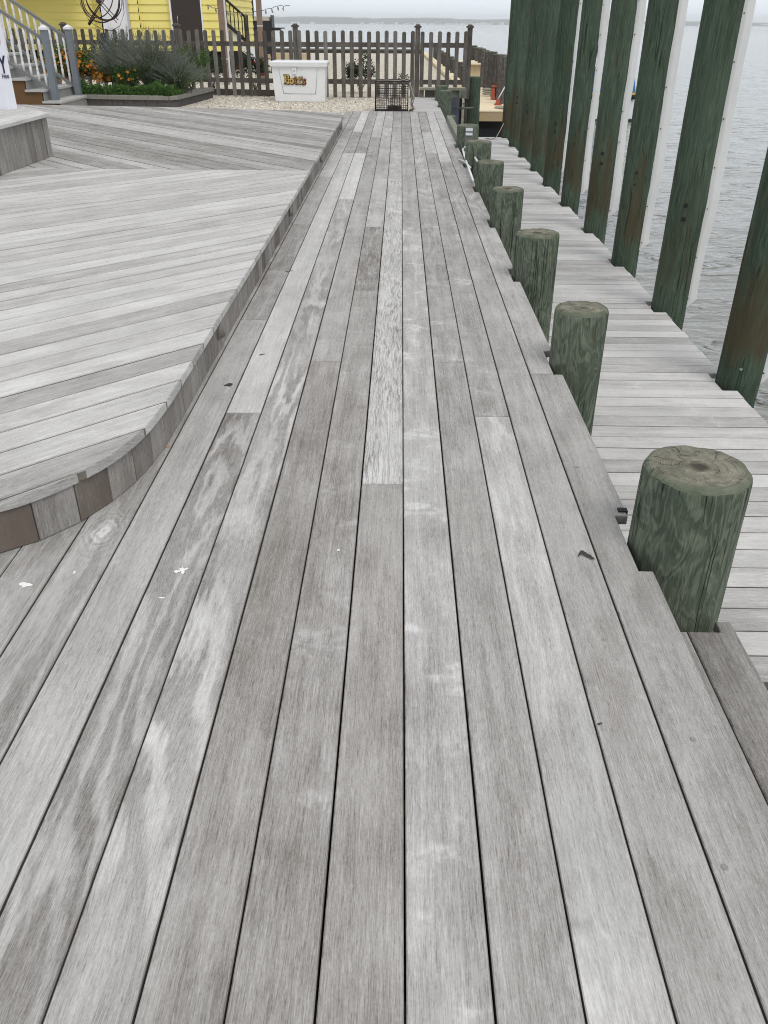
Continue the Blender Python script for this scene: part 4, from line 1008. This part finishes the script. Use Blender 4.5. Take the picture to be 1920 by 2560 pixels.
for y in (16.10, 17.29):
    b = MB(); x = -6.10; b.box((x, y, .70), (.105, .105, 1.08)); p = b.build('newel_post', M['grey_vinyl'], sr)
    c = MB(); c.box((x, y, 1.248), (.135, .135, .035)); c.box((x, y, 1.285), (.135, .135, .045), top_scale=(.12, .12)); c.build('post_cap', M['trim'], p)
    top0, bot0 = 1.10, .31; Lr = 1.75; an = math.atan(slope)
    for z0, nm in ((top0, 'handrail'), (bot0, 'bottom_rail')):
        b = MB(); c = Vector((x-.05-Lr/2, y, z0+slope*(Lr/2))); b.box(tuple(c), (Lr/math.cos(an), .06, .045), RY(an)); b.build(nm, M['rail_grey'], sr)
    for k in range(13):
        xx = x-.115-.118*k
        if xx < x-Lr: break
        zb, zt = bot0+slope*(x-.05-xx)+.02, top0+slope*(x-.05-xx)-.02; b = MB(); hh = zt-zb
        prof = [(0, .019), (.20, .019), (.22, .012), (.26, .020), (.30, .013), (.45, .020), (.60, .013), (.70, .012), (.74, .020), (.77, .012), (.80, .019), (1, .019)]
        b.tube([(xx, y, zb+hh*t) for t, _ in prof], [r*1.22 for _, r in prof], 8); b.build('baluster', M['white_vinyl'], sr)

# ------------------------------------------------------------------ yellow house
hs = empty('yellow_house', (-9, 29, 0), 'yellow clapboard house with dark brown door and white panel', 'house')
def clap(p, q, z0, z1, ex=.205, nm='siding', b=None):
    own = b is None; b = b or MB()
    p, q = Vector(p), Vector(q); d = (q-p).normalized(); n = Vector((d.y, -d.x)); z = z0
    while z < z1-.01:
        zt = min(z+ex, z1); a, c = p+n*.034, q+n*.034; a2, c2 = p+n*.002, q+n*.002
        b.poly([(a.x, a.y, z), (c.x, c.y, z), (c2.x, c2.y, zt), (a2.x, a2.y, zt)])
        b.poly([(p.x, p.y, z), (q.x, q.y, z), (c.x, c.y, z), (a.x, a.y, z)])
        z = zt
    return b
b = MB(); H0, H1 = .58, 5.2
clap((-15, 29.45), (-9.50, 29.45), H0, H1, b=b); clap((-9.50, 29.45), (-9.13, 29.0), H0, H1, b=b)
clap((-8.27, 29.0), (-7.98, 29.0), H0, H1, b=b); clap((-7.98, 29.0), (-7.90, 29.12), H0, H1, b=b); clap((-7.90, 29.12), (-7.12, 29.12), H0, H1, b=b); clap((-7.12, 29.12), (-6.97, 29.0), H0, H1, b=b)
clap((-6.08, 29.0), (-5.92, 29.10), H0, H1, b=b); clap((-5.92, 29.10), (-5.48, 29.10), H0, H1, b=b); clap((-5.48, 29.10), (-5.48, 35), H0, H1, b=b)
b.build('siding', M['siding'], hs)
b = MB(); b.box((-10.2, 32.75, 2.7), (9.3, 6.4, 4.9)); b.box((-10.2, 32.8, .2), (9.2, 6.2, .7)); b.build('wall_core', M['soil'], hs)
b = MB(); b.box((-6.53, 29.0, 2.0), (.90, .06, 3.4)); dr = b.build('door', M['door'], hs)
b = MB(); b.tube([(-6.80, 28.94, 1.32), (-6.80, 28.92, 1.42), (-6.80, 28.94, 1.52)], .012, 6); b.build('handle', M['steel'], dr)
b = MB(); b.box((-6.995, 28.97, 2.2), (.05, .05, 3.8)); b.box((-6.06, 28.97, 2.2), (.04, .05, 3.8)); b.build('door_trim', M['trim'], hs)
b = MB(); b.box((-8.72, 28.99, 2.2), (.76, .06, 3.8)); b.build('white_panel', M['trim'], hs)
b = MB(); b.box((-8.30, 28.95, 2.2), (.06, .05, 3.8)); b.build('panel_trim', plain('grey_trim', (.45, .45, .5), .5, .3, .05), hs)
b = MB(); b.box((-10.2, 32.3, 5.35), (10.4, 8.2, .25)); b.box((-10.2, 32.3, 6.3), (10.4, 8.2, 1.7), top_scale=(.55, .03)); b.build('roof', plain('roof_shingle', (.12, .115, .11), .9, .1, .2), hs)
b = MB(); b.box((-12.5, 28.0, 2.42), (5.6, 2.9, .10)); b.box((-9.75, 26.65, 1.9-.6), (.01, .01, .01)) if False else None; b.build('added_shade_roof', M['trim'], hs)  # unseen overhang, added above the frame to shade the left wall
# lattice porch junk : lean-to at the corner
b = MB(); b.v = [(-5.47, 28.9, .93), (-5.47, 28.9, .60), (-4.95, 28.9, .60), (-5.3, 28.9, .93)]; b.v += [(p[0], 29.6, p[2]) for p in b.v]
for f in ((0, 1, 2, 3), (4, 7, 6, 5), (3, 2, 6, 7), (0, 3, 7, 4)): b.face(f)
b.build('stair_side_panel', M['siding'], hs)
# black stair beside the house
bs = empty('black_staircase', (-5, 30, 0), 'outdoor staircase with black railing and white stringer at the house corner', 'stairs')
b = MB(); sl = -.81
def lineat(x, z5): return z5+sl*(x+5.5)
x = -6.4; k = 0
for i in range(9):
    xx = -6.1+.235*i; zz = 1.86-.19*i-.19
    b.box((xx, 30.2, zz), (.27, 1.0, .03))
b.build('treads', M['black'], bs)
b = MB(); M4 = Matrix.Translation((0, 29.68, 0)) @ Matrix.Rotation(R(90), 4, 'X')
pts = [(-6.3, 2.0)]
for i in range(9): pts += [(-6.22+.235*i, 2.0-.19*i-.16), (-6.22+.235*(i+1)-.0, 2.0-.19*i-.17)]
pts += [(-4.15, .25), (-4.6, .25), (-6.3, 1.5)]
b.prism(pts, -.03, .03, .001, M4=M4); b.build('stringer_board', M['trim'], bs)
b = MB(); a = math.atan(.81)
for (z5, w) in ((2.02, .07), (1.36, .10)):
    xa, xb = -6.3, -4.86 if z5 > 2 else -4.80
    b.tube([(xa, 29.6, lineat(xa, z5)), (xb, 29.6, lineat(xb, z5))], w/2, 4)
b.tube([(-4.84, 29.6, .75), (-4.84, 29.6, 1.55)], .07, 4); b.build('railing', M['black'], bs)
for i in range(13):
    xx = -6.25+.117*i; b = MB(); b.tube([(xx, 29.6, lineat(xx, 1.36)), (xx, 29.6, lineat(xx, 2.02))], .016, 4); b.build('baluster', M['black'], bs)
# black bar hut
bh = empty('black_cabinet', (-4.35, 30, 0), 'black outdoor cabinet with tan top behind the fence', 'cabinet')
b = MB(); b.box((-4.38, 30.2, .95), (.56, .6, .92)); b.build('body', M['black'], bh)
b = MB(); b.box((-4.40, 30.2, 1.46), (.50, .62, .11), top_scale=(.9, .9)); b.build('top', M['tan_roof'], bh)
b = MB(); b.box((-4.095, 30.2, 1.28), (.03, .62, .55)); b.box((-3.90, 30.1, 1.205), (.36, .35, .03)); b.box((-3.97, 30.1, 1.165), (.26, .3, .05)); b.build('side_shelf', M['black'], bh)
b = MB()
for xx in (-4.62, -4.40, -4.16):
    b.tube([(xx, 29.95, -.03), (xx, 29.95, .52)], .028, 6); b.tube([(xx-.06, 29.95, -.02), (xx+.06, 29.95, -.02)], .02, 5)
b.build('stand', M['black'], bh)
# timber posts with vine lights
pg = []
for (x, y, w, zt, lab, mt) in ((-4.53, 24.0, .150, 3.2, 'thick weathered brown post beside the yellow house corner', 'post'), (-3.585, 24.0, .125, 3.2, 'slim brown post with a tie band, standing before the bay', 'post')):
    e = empty('timber_post', (x, y, 0), lab, 'post', 'brown posts behind the fence')
    b = MB(); b.box((x, y, zt/2-.05), (w, w, zt+.1), tone=tn(.5, .5, .2)); b.build('shaft', M[mt], e)
    b = MB(); b.box((x, y, 1.28 if x > -4 else .55), (w+.012, w+.012, .02)); b.build('tie_band', M['trim'], e)
    if x < -4: b = MB(); b.box((x+.09, y+.01, 1.2), (.03, .10, 2.5)); b.build('edge_trim', M['trim'], e)
b = MB(); n = 40
wp = [Vector((-4.9+2.1*i/n, 24.0, 1.72-.16*math.sin(math.pi*min(1, max(0, i/n*1.15)))+.03*mnoise.noise(Vector((i*.5, 0, 0))))) for i in range(n+1)]
b.tube([tuple(p) for p in wp], .006, 4)
ln = tag(b.build('string_of_lights', M['black']), 'dark string of small hanging bulbs strung between the brown posts', 'string lights')
mb_ = plain('dull_bulb', (.25, .22, .22), .3, .5, .3)
for i in range(1, n, 3):
    b = MB(); p = wp[i]; q = p+Vector((rnd.uniform(-.03, .03), 0, -.05)); b.tube([tuple(p), tuple(q), tuple(q+Vector((rnd.uniform(-.02, .02), 0, -.045)))], [.007, .022, .010], 6)
    b.build('bulb', mb_, ln)

# ------------------------------------------------------------------ far yard edge, bulkhead posts
cp = MB(); cp.box((1.33, 36.5, .03), (.24, 27.5, .08), RZ(R(.65)), tone=tn(.75, .15, .1)); o = tag(cp.build('edging_plank', M['tan']), 'pale tan plank capping the right edge of the shell yard', 'edging')
cp = MB(); cp.box((-5.5, 50.6, .03), (13.4, .25, .16), RZ(R(-1.2)), tone=tn(.30, .5, .2)); cp.box((-5.5, 50.5, .14), (13.4, .3, .06), RZ(R(-1.2)), tone=tn(.45, .5, .2))

tag(cp.build('far_bulkhead', M['fence']), 'low dark timber bulkhead along the far water edge of the yard', 'bulkhead')
cp = MB(); cp.box((-4.7, 38.5, .15), (1.6, .3, .25), tone=tn(.5, .5, .2)); tag(cp.build('timber_edging', M['tan']), 'tan timber edging beyond the black cabinet', 'edging')
for i in range(9):
    y = 24.0+2.2*i; x = 1.62-.006*(y-24)
    o = piling('bulkhead_pile', x, y, -1.8, .44-.0*i, .125, .12, M['greypile'], 18, 4, rnd.random(), (.12, .5, 0))
    tag(o, 'short dark piling along the right edge of the shell yard, partly hidden by the fence', 'piling', 'dark pilings edging the shell yard')
# beam structure at the end of the boardwalk
bp = empty('timber_gangway', (.9, 19.6, 0), 'brown timber beam with green crosspiece in front of the right fence panel', 'beam')
b = MB(); b.box((.87, 19.60, .165), (.99, .16, .045), tone=tn(.6, .95, .2)); b.build('top_plank', M['beam'], bp)
b = MB(); b.box((1.03, 19.62, .075), (.66, .05, .13), tone=tn(.65, .1, .2)); b.build('crosspiece', M['beam'], bp)
b = MB(); b.box((1.29, 19.56, .07), (.16, .10, .14), tone=tn(.6, .3, .5)); b.tube([(1.29, 19.5, .07), (1.29, 19.47, .07)], .03, 10); b.build('beam_end', M['beam'], bp)
b = MB(); b.box((.42, 19.62, .06), (.10, .05, .16), tone=tn(.3, .5, .2)); b.box((.66, 19.64, .06), (.34, .04, .16), tone=tn(.3, .2, .2)); b.build('side_blocks', M['beam'], bp)
b = MB(); b.box((1.13, 19.9, -.55), (.24, .10, 1.1)); b.build('hanging_sheet', M['bulkhead'], bp)
b = MB(); b.box((1.42, 19.95, -.6), (.10, .10, 1.3), tone=tn(.15)); b.box((1.26, 20.1, -.6), (.12, .06, 1.2), tone=tn(.05)); b.tube([(1.12, 19.75, -.22), (1.55, 19.7, -.20)], .018, 6); b.build('cross_brace', M['beam'], bp)
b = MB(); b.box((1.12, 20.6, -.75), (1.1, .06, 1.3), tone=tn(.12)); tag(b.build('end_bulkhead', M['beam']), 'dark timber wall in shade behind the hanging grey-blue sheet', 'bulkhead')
o = piling('green_piling', 1.555, 20.0, -2.2, .385, .158, .152, M['tall'], 40, 24, .37, (.46, .15, 0)); tag(o, 'stout dark green piling at the right end of the picket fence', 'piling')
# wale between stub and outlet piling
b = MB(); b.box((.765, 13.15, -.02), (.08, 3.0, .20), tone=tn(.65, .15, .2)); tag(b.build('side_timber', M['beam']), 'pale green timber along the boardwalk edge behind the outlet-box piling', 'beam')
# tan floating dock beyond
td = empty('tan_dock', (2.3, 25, -.4), 'new tan plywood dock beyond the end of the lower dock', 'dock')
b = MB(); b.box((2.33, 25.5, -.375), (1.10, 9.0, .03), tone=tn(.85, .1, .15)); b.build('deck_sheet', M['tan'], td)
b = MB(); b.box((2.33, 21.03, -.485), (1.06, .045, .19), tone=tn(.25, .5, .3)); b.box((1.81, 25.5, -.485), (.045, 8.9, .19), tone=tn(.25, .5, .3)); b.build('fascia', M['tan'], td)
b = MB(); b.box((2.33, 25.5, -1.0), (.94, 8.6, .5)); b.build('float_base', M['rubber'], td)
b = MB(); b.box((2.15, 31.3, -.02), (.75, 2.6, .5), tone=tn(.5, .5, .2)); k = tag(b.build('wooden_box_step', M['tan']), 'tan wooden box step farther along the new dock', 'step')
b = MB(); b.box((2.15, 31.2, .25), (.95, 2.7, .035), tone=tn(.9, .1, .1)); b.build('top_board', M['tan'], k)
for i in range(10):
    y = 22.9+1.25*i
    o = piling('grey_piling', 2.56+.004*i, y, -1.9, .665+rnd.uniform(-.02, .02), .135, .125, M['greypile'], 24, 8, rnd.random(), (.62 if i in (0, 5) else (.38 if i in (1,) else .22), .5, 0))
    tag(o, ['nearest pale grey piling beside the tan dock', 'second grey piling beside the tan dock', 'third grey-brown piling beside the tan dock', 'fourth brownish piling beside the tan dock', 'fifth dark piling beside the tan dock', 'pale weathered piling behind the wooden box step', 'seventh dark piling along the tan dock', 'eighth dark piling along the tan dock', 'ninth dark piling far along the tan dock', 'farthest piling along the tan dock'][i], 'piling', 'grey pilings along the tan dock')
for (x, y, lab) in ((2.36, 22.5, 'nearer red rod holder with a white rod leaning right on the tan dock'), (2.00, 26.0, 'farther red rod holder with a white rod leaning right on the tan dock')):
    e = empty('rod_holder', (x, y, -.36), lab, 'rod holder', 'red rod holders on the tan dock')
    b = MB(); b.box((x, y, -.345), (.17, .12, .03)); b.box((x, y, -.28), (.12, .10, .12), top_scale=(.6, .6)); b.build('base', M['red'], e)
    b = MB(); b.tube([(x-.02, y, -.25), (x+.16, y+.02, .06)], .014, 6); b.build('rod', M['white_vinyl'], e)
b = MB(); b.box((2.38, 24.1, -.22), (.09, .09, .26)); b.box((2.40, 24.1, -.04), (.13, .10, .04)); tag(b.build('red_post', M['red']), 'short red post against a grey piling on the tan dock', 'post')
b = MB()
for zz in (-.30, -.24, -.18): b.tube([(2.40+.16*math.cos(a), 25.4+.16*math.sin(a), zz) for a in [2*math.pi*k/16 for k in range(17)]], .022, 6)
tag(b.build('coiled_rope', M['rope']), 'grey rope coiled round a piling on the tan dock', 'rope')
b = MB()
for k_ in range(4): b.tube([(2.42+(.13+.03*k_)*math.cos(a), 21.6+(.2+.03*k_)*math.sin(a), -.352+.006*k_) for a in [2*math.pi*k/14 for k in range(15)]], .010, 5)
tag(b.build('rope_coil', M['rope']), 'loose rope coil on the near corner of the tan dock', 'rope')
b = MB(); b.tube([(2.06, 18.3, -.37), (1.98, 18.2, -.50), (1.90, 18.05, -.60), (1.80, 18.0, -.628)], .009, 6); b.tube([(1.80, 18.0, -.628), (1.72, 18.06, -.63), (1.70, 18.15, -.63), (1.78, 18.18, -.628)], .009, 6)
tag(b.build('mooring_line', M['rope']), 'thin tan mooring line hanging from the farthest tall piling', 'rope')
# floating lines / boat
bt = empty('moored_boat', (6.1, 28, ZW), 'boat with blue cover and navy canopy glimpsed between the tall pilings', 'boat')
def hullsec(b, rows, mi=0):
    prev = None
    for (y, pts) in rows:
        r0 = len(b.v); b.v += [(x, y, z) for x, z in pts]
        if prev is not None:
            for e in range(len(pts)-1): b.face([prev+e, r0+e, r0+e+1, prev+e+1], smooth=False)
        else: b.face([r0+e for e in range(len(pts))])
        prev = r0
    b.face([prev+e for e in reversed(range(len(pts)))])
def sec(hw, zt, zb, cx=6.12): return [(cx-hw, zt), (cx-hw*.96, (zt+zb)/2), (cx-hw*.7, zb), (cx+hw*.7, zb), (cx+hw*.96, (zt+zb)/2), (cx+hw, zt)]
b = MB(); hullsec(b, [(27.9, sec(.92, -.62, -1.5)), (31, sec(.98, -.58, -1.5)), (33, sec(.75, -.5, -1.45)), (34.6, sec(.08, -.4, -1.2))]); b.build('hull', M['white_paint'], bt)
b = MB(); b.box((6.12, 28.6, -1.28), (1.88, 1.45, .30)); b.build('swim_platform', M['black'], bt)
b = MB(); b.box((6.12, 29.0, -.565), (1.9, 2.2, .06)); b.box((6.12, 28.9, -.50), (1.9, 2.2, .07)); b.build('rub_rail', M['black'], bt)
b = MB(); b.box((6.12, 29.0, -.435), (1.92, 2.3, .06)); b.build('stripe', M['yellow'], bt)
b = MB(); b.box((6.12, 29.6, -.08), (1.86, 3.4, .64), top_scale=(.9, .9)); b.build('cockpit_cover', M['blue'], bt)
b = MB(); b.box((6.12, 29.7, .42), (1.66, 2.3, .36), top_scale=(.9, .8)); b.build('windscreen_surround', M['white_paint'], bt)
b = MB(); b.box((6.12, 29.6, .72), (1.75, 2.0, .15), top_scale=(.9, .85)); b.build('canopy', M['navy'], bt)
b = MB()
for xx in (5.3, 6.94): b.tube([(xx, 28.8, .2), (xx, 28.8, .75)], .025, 6)
b.build('canopy_pole', M['white_vinyl'], bt)

# ------------------------------------------------------------------ small things
# outlet box on the seventh piling
ob = empty('outlet_box', (.84, 11.36, .1), 'grey electrical outlet box with white weather cover on a short piling', 'outlet box')
b = MB(); b.box((.842, 11.385, .08), (.10, .07, .34)); b.build('housing', plain('grey_housing', (.16, .165, .15), .6, .3, .1), ob)
b = MB(); b.box((.842, 11.345, .215), (.085, .02, .035)); b.box((.842, 11.345, .165), (.085, .02, .03), top_scale=(1, .9)); b.build('cover', M['trim'], ob)
# bent white tubing
b = MB()
b.tube([(.700, 8.65, .03), (.705, 9.4, .045), (.712, 10.2, .06), (.722, 10.66, .07), (.750, 10.72, .085), (.775, 10.5, .095), (.795, 9.9, .10), (.812, 9.1, .09), (.83, 8.75, .06)], .011, 8)
b.tube([(.715, 8.75, -.01), (.722, 9.6, .01), (.735, 10.45, .035), (.748, 10.6, .05)], .009, 8)
b.tube([(.655, 10.25, .012), (.70, 9.95, .03), (.735, 9.5, .03)], .009, 8)
tag(b.build('white_tubing', M['white_paint']), 'bent white metal tubing leaning on the boardwalk edge between short pilings', 'tubing')
b = MB(); b.box((.712, 2.318, -.004), (.030, .022, .018), tone=tn(.1)); 
tag(b.build('rubber_block', M['rubber']), 'small black rubber block at the boardwalk edge by the nearest short piling', 'rubber block')
def blob(name, x, y, rx, ry, mat, label, cat, seed, h=.0022, group=None, n=26, amp=.45, rz=0):
    b = MB(); c = math.cos(rz); s_ = math.sin(rz); pts = []
    for i in range(n):
        a = 2*math.pi*i/n; k = 1+amp*mnoise.noise(Vector((math.cos(a)*1.7+seed, math.sin(a)*1.7, seed)))*2
        px, py = .78*rx*k*math.cos(a), .78*ry*k*math.sin(a); pts.append((x+px*c-py*s_, y+px*s_+py*c))
    b.prism(pts, .0006, h, .0007); return tag(b.build(name, mat), label, cat, group)
g = 'white bird droppings on the boards'
blob('bird_dropping', -.636, 1.944, .015, .016, M['droppings'], 'largest white dropping splash on the figured board left of centre', 'dropping', 3, group=g, amp=.6)
blob('bird_dropping', -.652, 1.936, .011, .006, M['droppings'], 'small white smear touching the largest dropping', 'dropping', 5, group=g)
blob('bird_dropping', -1.056, 1.862, .022, .013, M['droppings'], 'wide white dropping at the left edge of the view below the curved deck', 'dropping', 9, group=g)
blob('bird_dropping', -.944, 1.925, .004, .009, M['droppings'], 'tiny white dropping on the knotty board beside the curved deck', 'dropping', 12, group=g)
blob('bird_dropping', -.663, 1.81, .011, .004, M['droppings'], 'short thin white streak below the largest dropping', 'dropping', 14, group=g)
blob('bird_dropping', -.196, 2.06, .005, .006, M['droppings'], 'tiny white fleck near the middle of the boardwalk', 'dropping', 17, group=g)
blob('leaf_scrap', -.756, 3.352, .020, .017, M['debris'], 'black leaf scrap on the plank beside the curved skirt', 'leaf', 21, .004, amp=.5, n=9)
# small curled leaf
b = MB()
for i in range(5):
    t0, t1 = i/5, (i+1)/5
    f = lambda t: (.537-.020+.045*t, 2.046-.006+.016*math.sin(t*5), .002+.006*abs(math.sin(t*6.1)))
    p, q = f(t0), f(t1); w0, w1 = .007*math.sin(math.pi*t0)+.001, .010*math.sin(math.pi*t1)+.001
    b.poly([(p[0], p[1]-w0, p[2]), (q[0], q[1]-w1, q[2]), (q[0], q[1]+w1, q[2]+.004), (p[0], p[1]+w0, p[2]+.004)])
tag(b.build('curled_leaf', M['debris']), 'small curled dry leaf near the right side of the boardwalk', 'leaf')
for (x, y, a, L, lab) in ((-.68, 3.726, .3, .03, 'small twig in the plank seam left of the boardwalk'), (.436, 1.36, .1, .012, 'short dark sliver lying at a plank seam on the right'), (-.74, 5.25, .2, .05, 'longer dark twig beside the raised deck skirt')):
    b = MB(); b.tube([(x, y, .003), (x+L*.5*math.cos(a), y+L*.5*math.sin(a), .005), (x+L*math.cos(a+.3), y+L*math.sin(a+.3), .003)], [.0018, .0022, .001], 6)
    tag(b.build('twig', M['debris']), lab, 'twig', 'bits of twig on the boardwalk')
blob('orange_leaf', -.873, 2.74, .007, .014, plain('tan_leaf', (.45, .27, .14), .8, .2, .2), 'tiny tan leaf at the foot of the curved skirt', 'leaf', 31, .004)

# ------------------------------------------------------------------ haze
hz = MB(); hz.box((300, 1880, 12.0), (8000, 3900, 32.0)); 
m = bpy.data.materials.new('thin_sea_haze'); m.use_nodes = True; nt = m.node_tree; nt.nodes.clear()
o_ = nt.nodes.new('ShaderNodeOutputMaterial'); pv = nt.nodes.new('ShaderNodeVolumePrincipled')
pv.inputs['Color'].default_value = (.97, .99, 1, 1); pv.inputs['Density'].default_value = .00040; pv.inputs['Anisotropy'].default_value = 0.75
nt.links.new(pv.outputs[0], o_.inputs['Volume'])
tag(hz.build('haze', m), 'thin pale sea haze over the bay', kind='stuff')

# ------------------------------------------------------------------ light, world, camera
w = bpy.data.worlds.new('World'); scene.world = w; w.use_nodes = True; nt = w.node_tree
bg = nt.nodes['Background']; sky = nt.nodes.new('ShaderNodeTexSky'); sky.sky_type = 'NISHITA'; sky.sun_disc = False
EL, AZ = R(55), R(150)
sky.sun_elevation = EL; sky.sun_rotation = AZ; sky.air_density = 1.0; sky.dust_density = 2.5; sky.ozone_density = 1.0
mx = nt.nodes.new('ShaderNodeMix'); mx.data_type = 'RGBA'; mx.inputs[0].default_value = .74
nt.links.new(sky.outputs[0], mx.inputs[6])
# overcast veil: brighter low in the sky, softly mottled
tc = nt.nodes.new('ShaderNodeTexCoord'); nz = nt.nodes.new('ShaderNodeTexNoise'); nz.inputs['Scale'].default_value = 2.2; nz.inputs['Detail'].default_value = 5
mp = nt.nodes.new('ShaderNodeMapping'); mp.inputs['Scale'].default_value = (1, 1, 3); nt.links.new(tc.outputs['Generated'], mp.inputs[0]); nt.links.new(mp.outputs[0], nz.inputs['Vector'])
cr = nt.nodes.new('ShaderNodeMix'); cr.data_type = 'RGBA'; nt.links.new(nz.outputs[0], cr.inputs[0]); cr.inputs[6].default_value = (9.6, 9.7, 9.8, 1); cr.inputs[7].default_value = (12.0, 11.9, 11.7, 1)
sx = nt.nodes.new('ShaderNodeSeparateXYZ'); nt.links.new(tc.outputs['Generated'], sx.inputs[0])
rm = nt.nodes.new('ShaderNodeMapRange'); nt.links.new(sx.outputs[2], rm.inputs[0]); rm.inputs[1].default_value = 0.0; rm.inputs[2].default_value = .35
hm = nt.nodes.new('ShaderNodeMix'); hm.data_type = 'RGBA'; nt.links.new(rm.outputs[0], hm.inputs[0]); hm.inputs[6].default_value = (13.0, 14.0, 15.2, 1); nt.links.new(cr.outputs[2], hm.inputs[7])
nt.links.new(hm.outputs[2], mx.inputs[7]); nt.links.new(mx.outputs[2], bg.inputs[0]); bg.inputs[1].default_value = .075
sn = bpy.data.lights.new('sun', 'SUN'); sn.energy = .9; sn.angle = R(25); sn.color = (1, .97, .93)
so = bpy.data.objects.new('sun', sn); C.objects.link(so)
d = Vector((math.sin(AZ)*math.cos(EL), math.cos(AZ)*math.cos(EL), math.sin(EL)))
so.rotation_euler = d.to_track_quat('Z', 'Y').to_euler()

cam = bpy.data.cameras.new('camera'); co = bpy.data.objects.new('camera', cam); C.objects.link(co); scene.camera = co
f, p, yw, rl, cx, h = 2058.81499, .535801234, .0152036389, .00578342394, -.0276418344, 1.35894780
F = Vector((-math.sin(yw)*math.cos(p), math.cos(yw)*math.cos(p), -math.sin(p)))
R0 = Vector((math.cos(yw), math.sin(yw), 0)); U0 = R0.cross(F)
Rv = R0*math.cos(rl)+U0*math.sin(rl); Uv = Rv.cross(F)
mw = Matrix((Rv, Uv, -F)).transposed().to_4x4(); mw.translation = (cx, 0, h); co.matrix_world = mw
cam.sensor_fit = 'HORIZONTAL'; cam.sensor_width = 36; cam.lens = 36*f/1920; cam.clip_start = .05; cam.clip_end = 20000
vs = scene.view_settings; vs.view_transform = 'Standard'; vs.look = 'None'; vs.exposure = 0.36; vs.gamma = 1; vs.use_curve_mapping = False
scene.cycles.filter_width = 1.05; scene.cycles.volume_bounces = 2; scene.cycles.max_bounces = 8
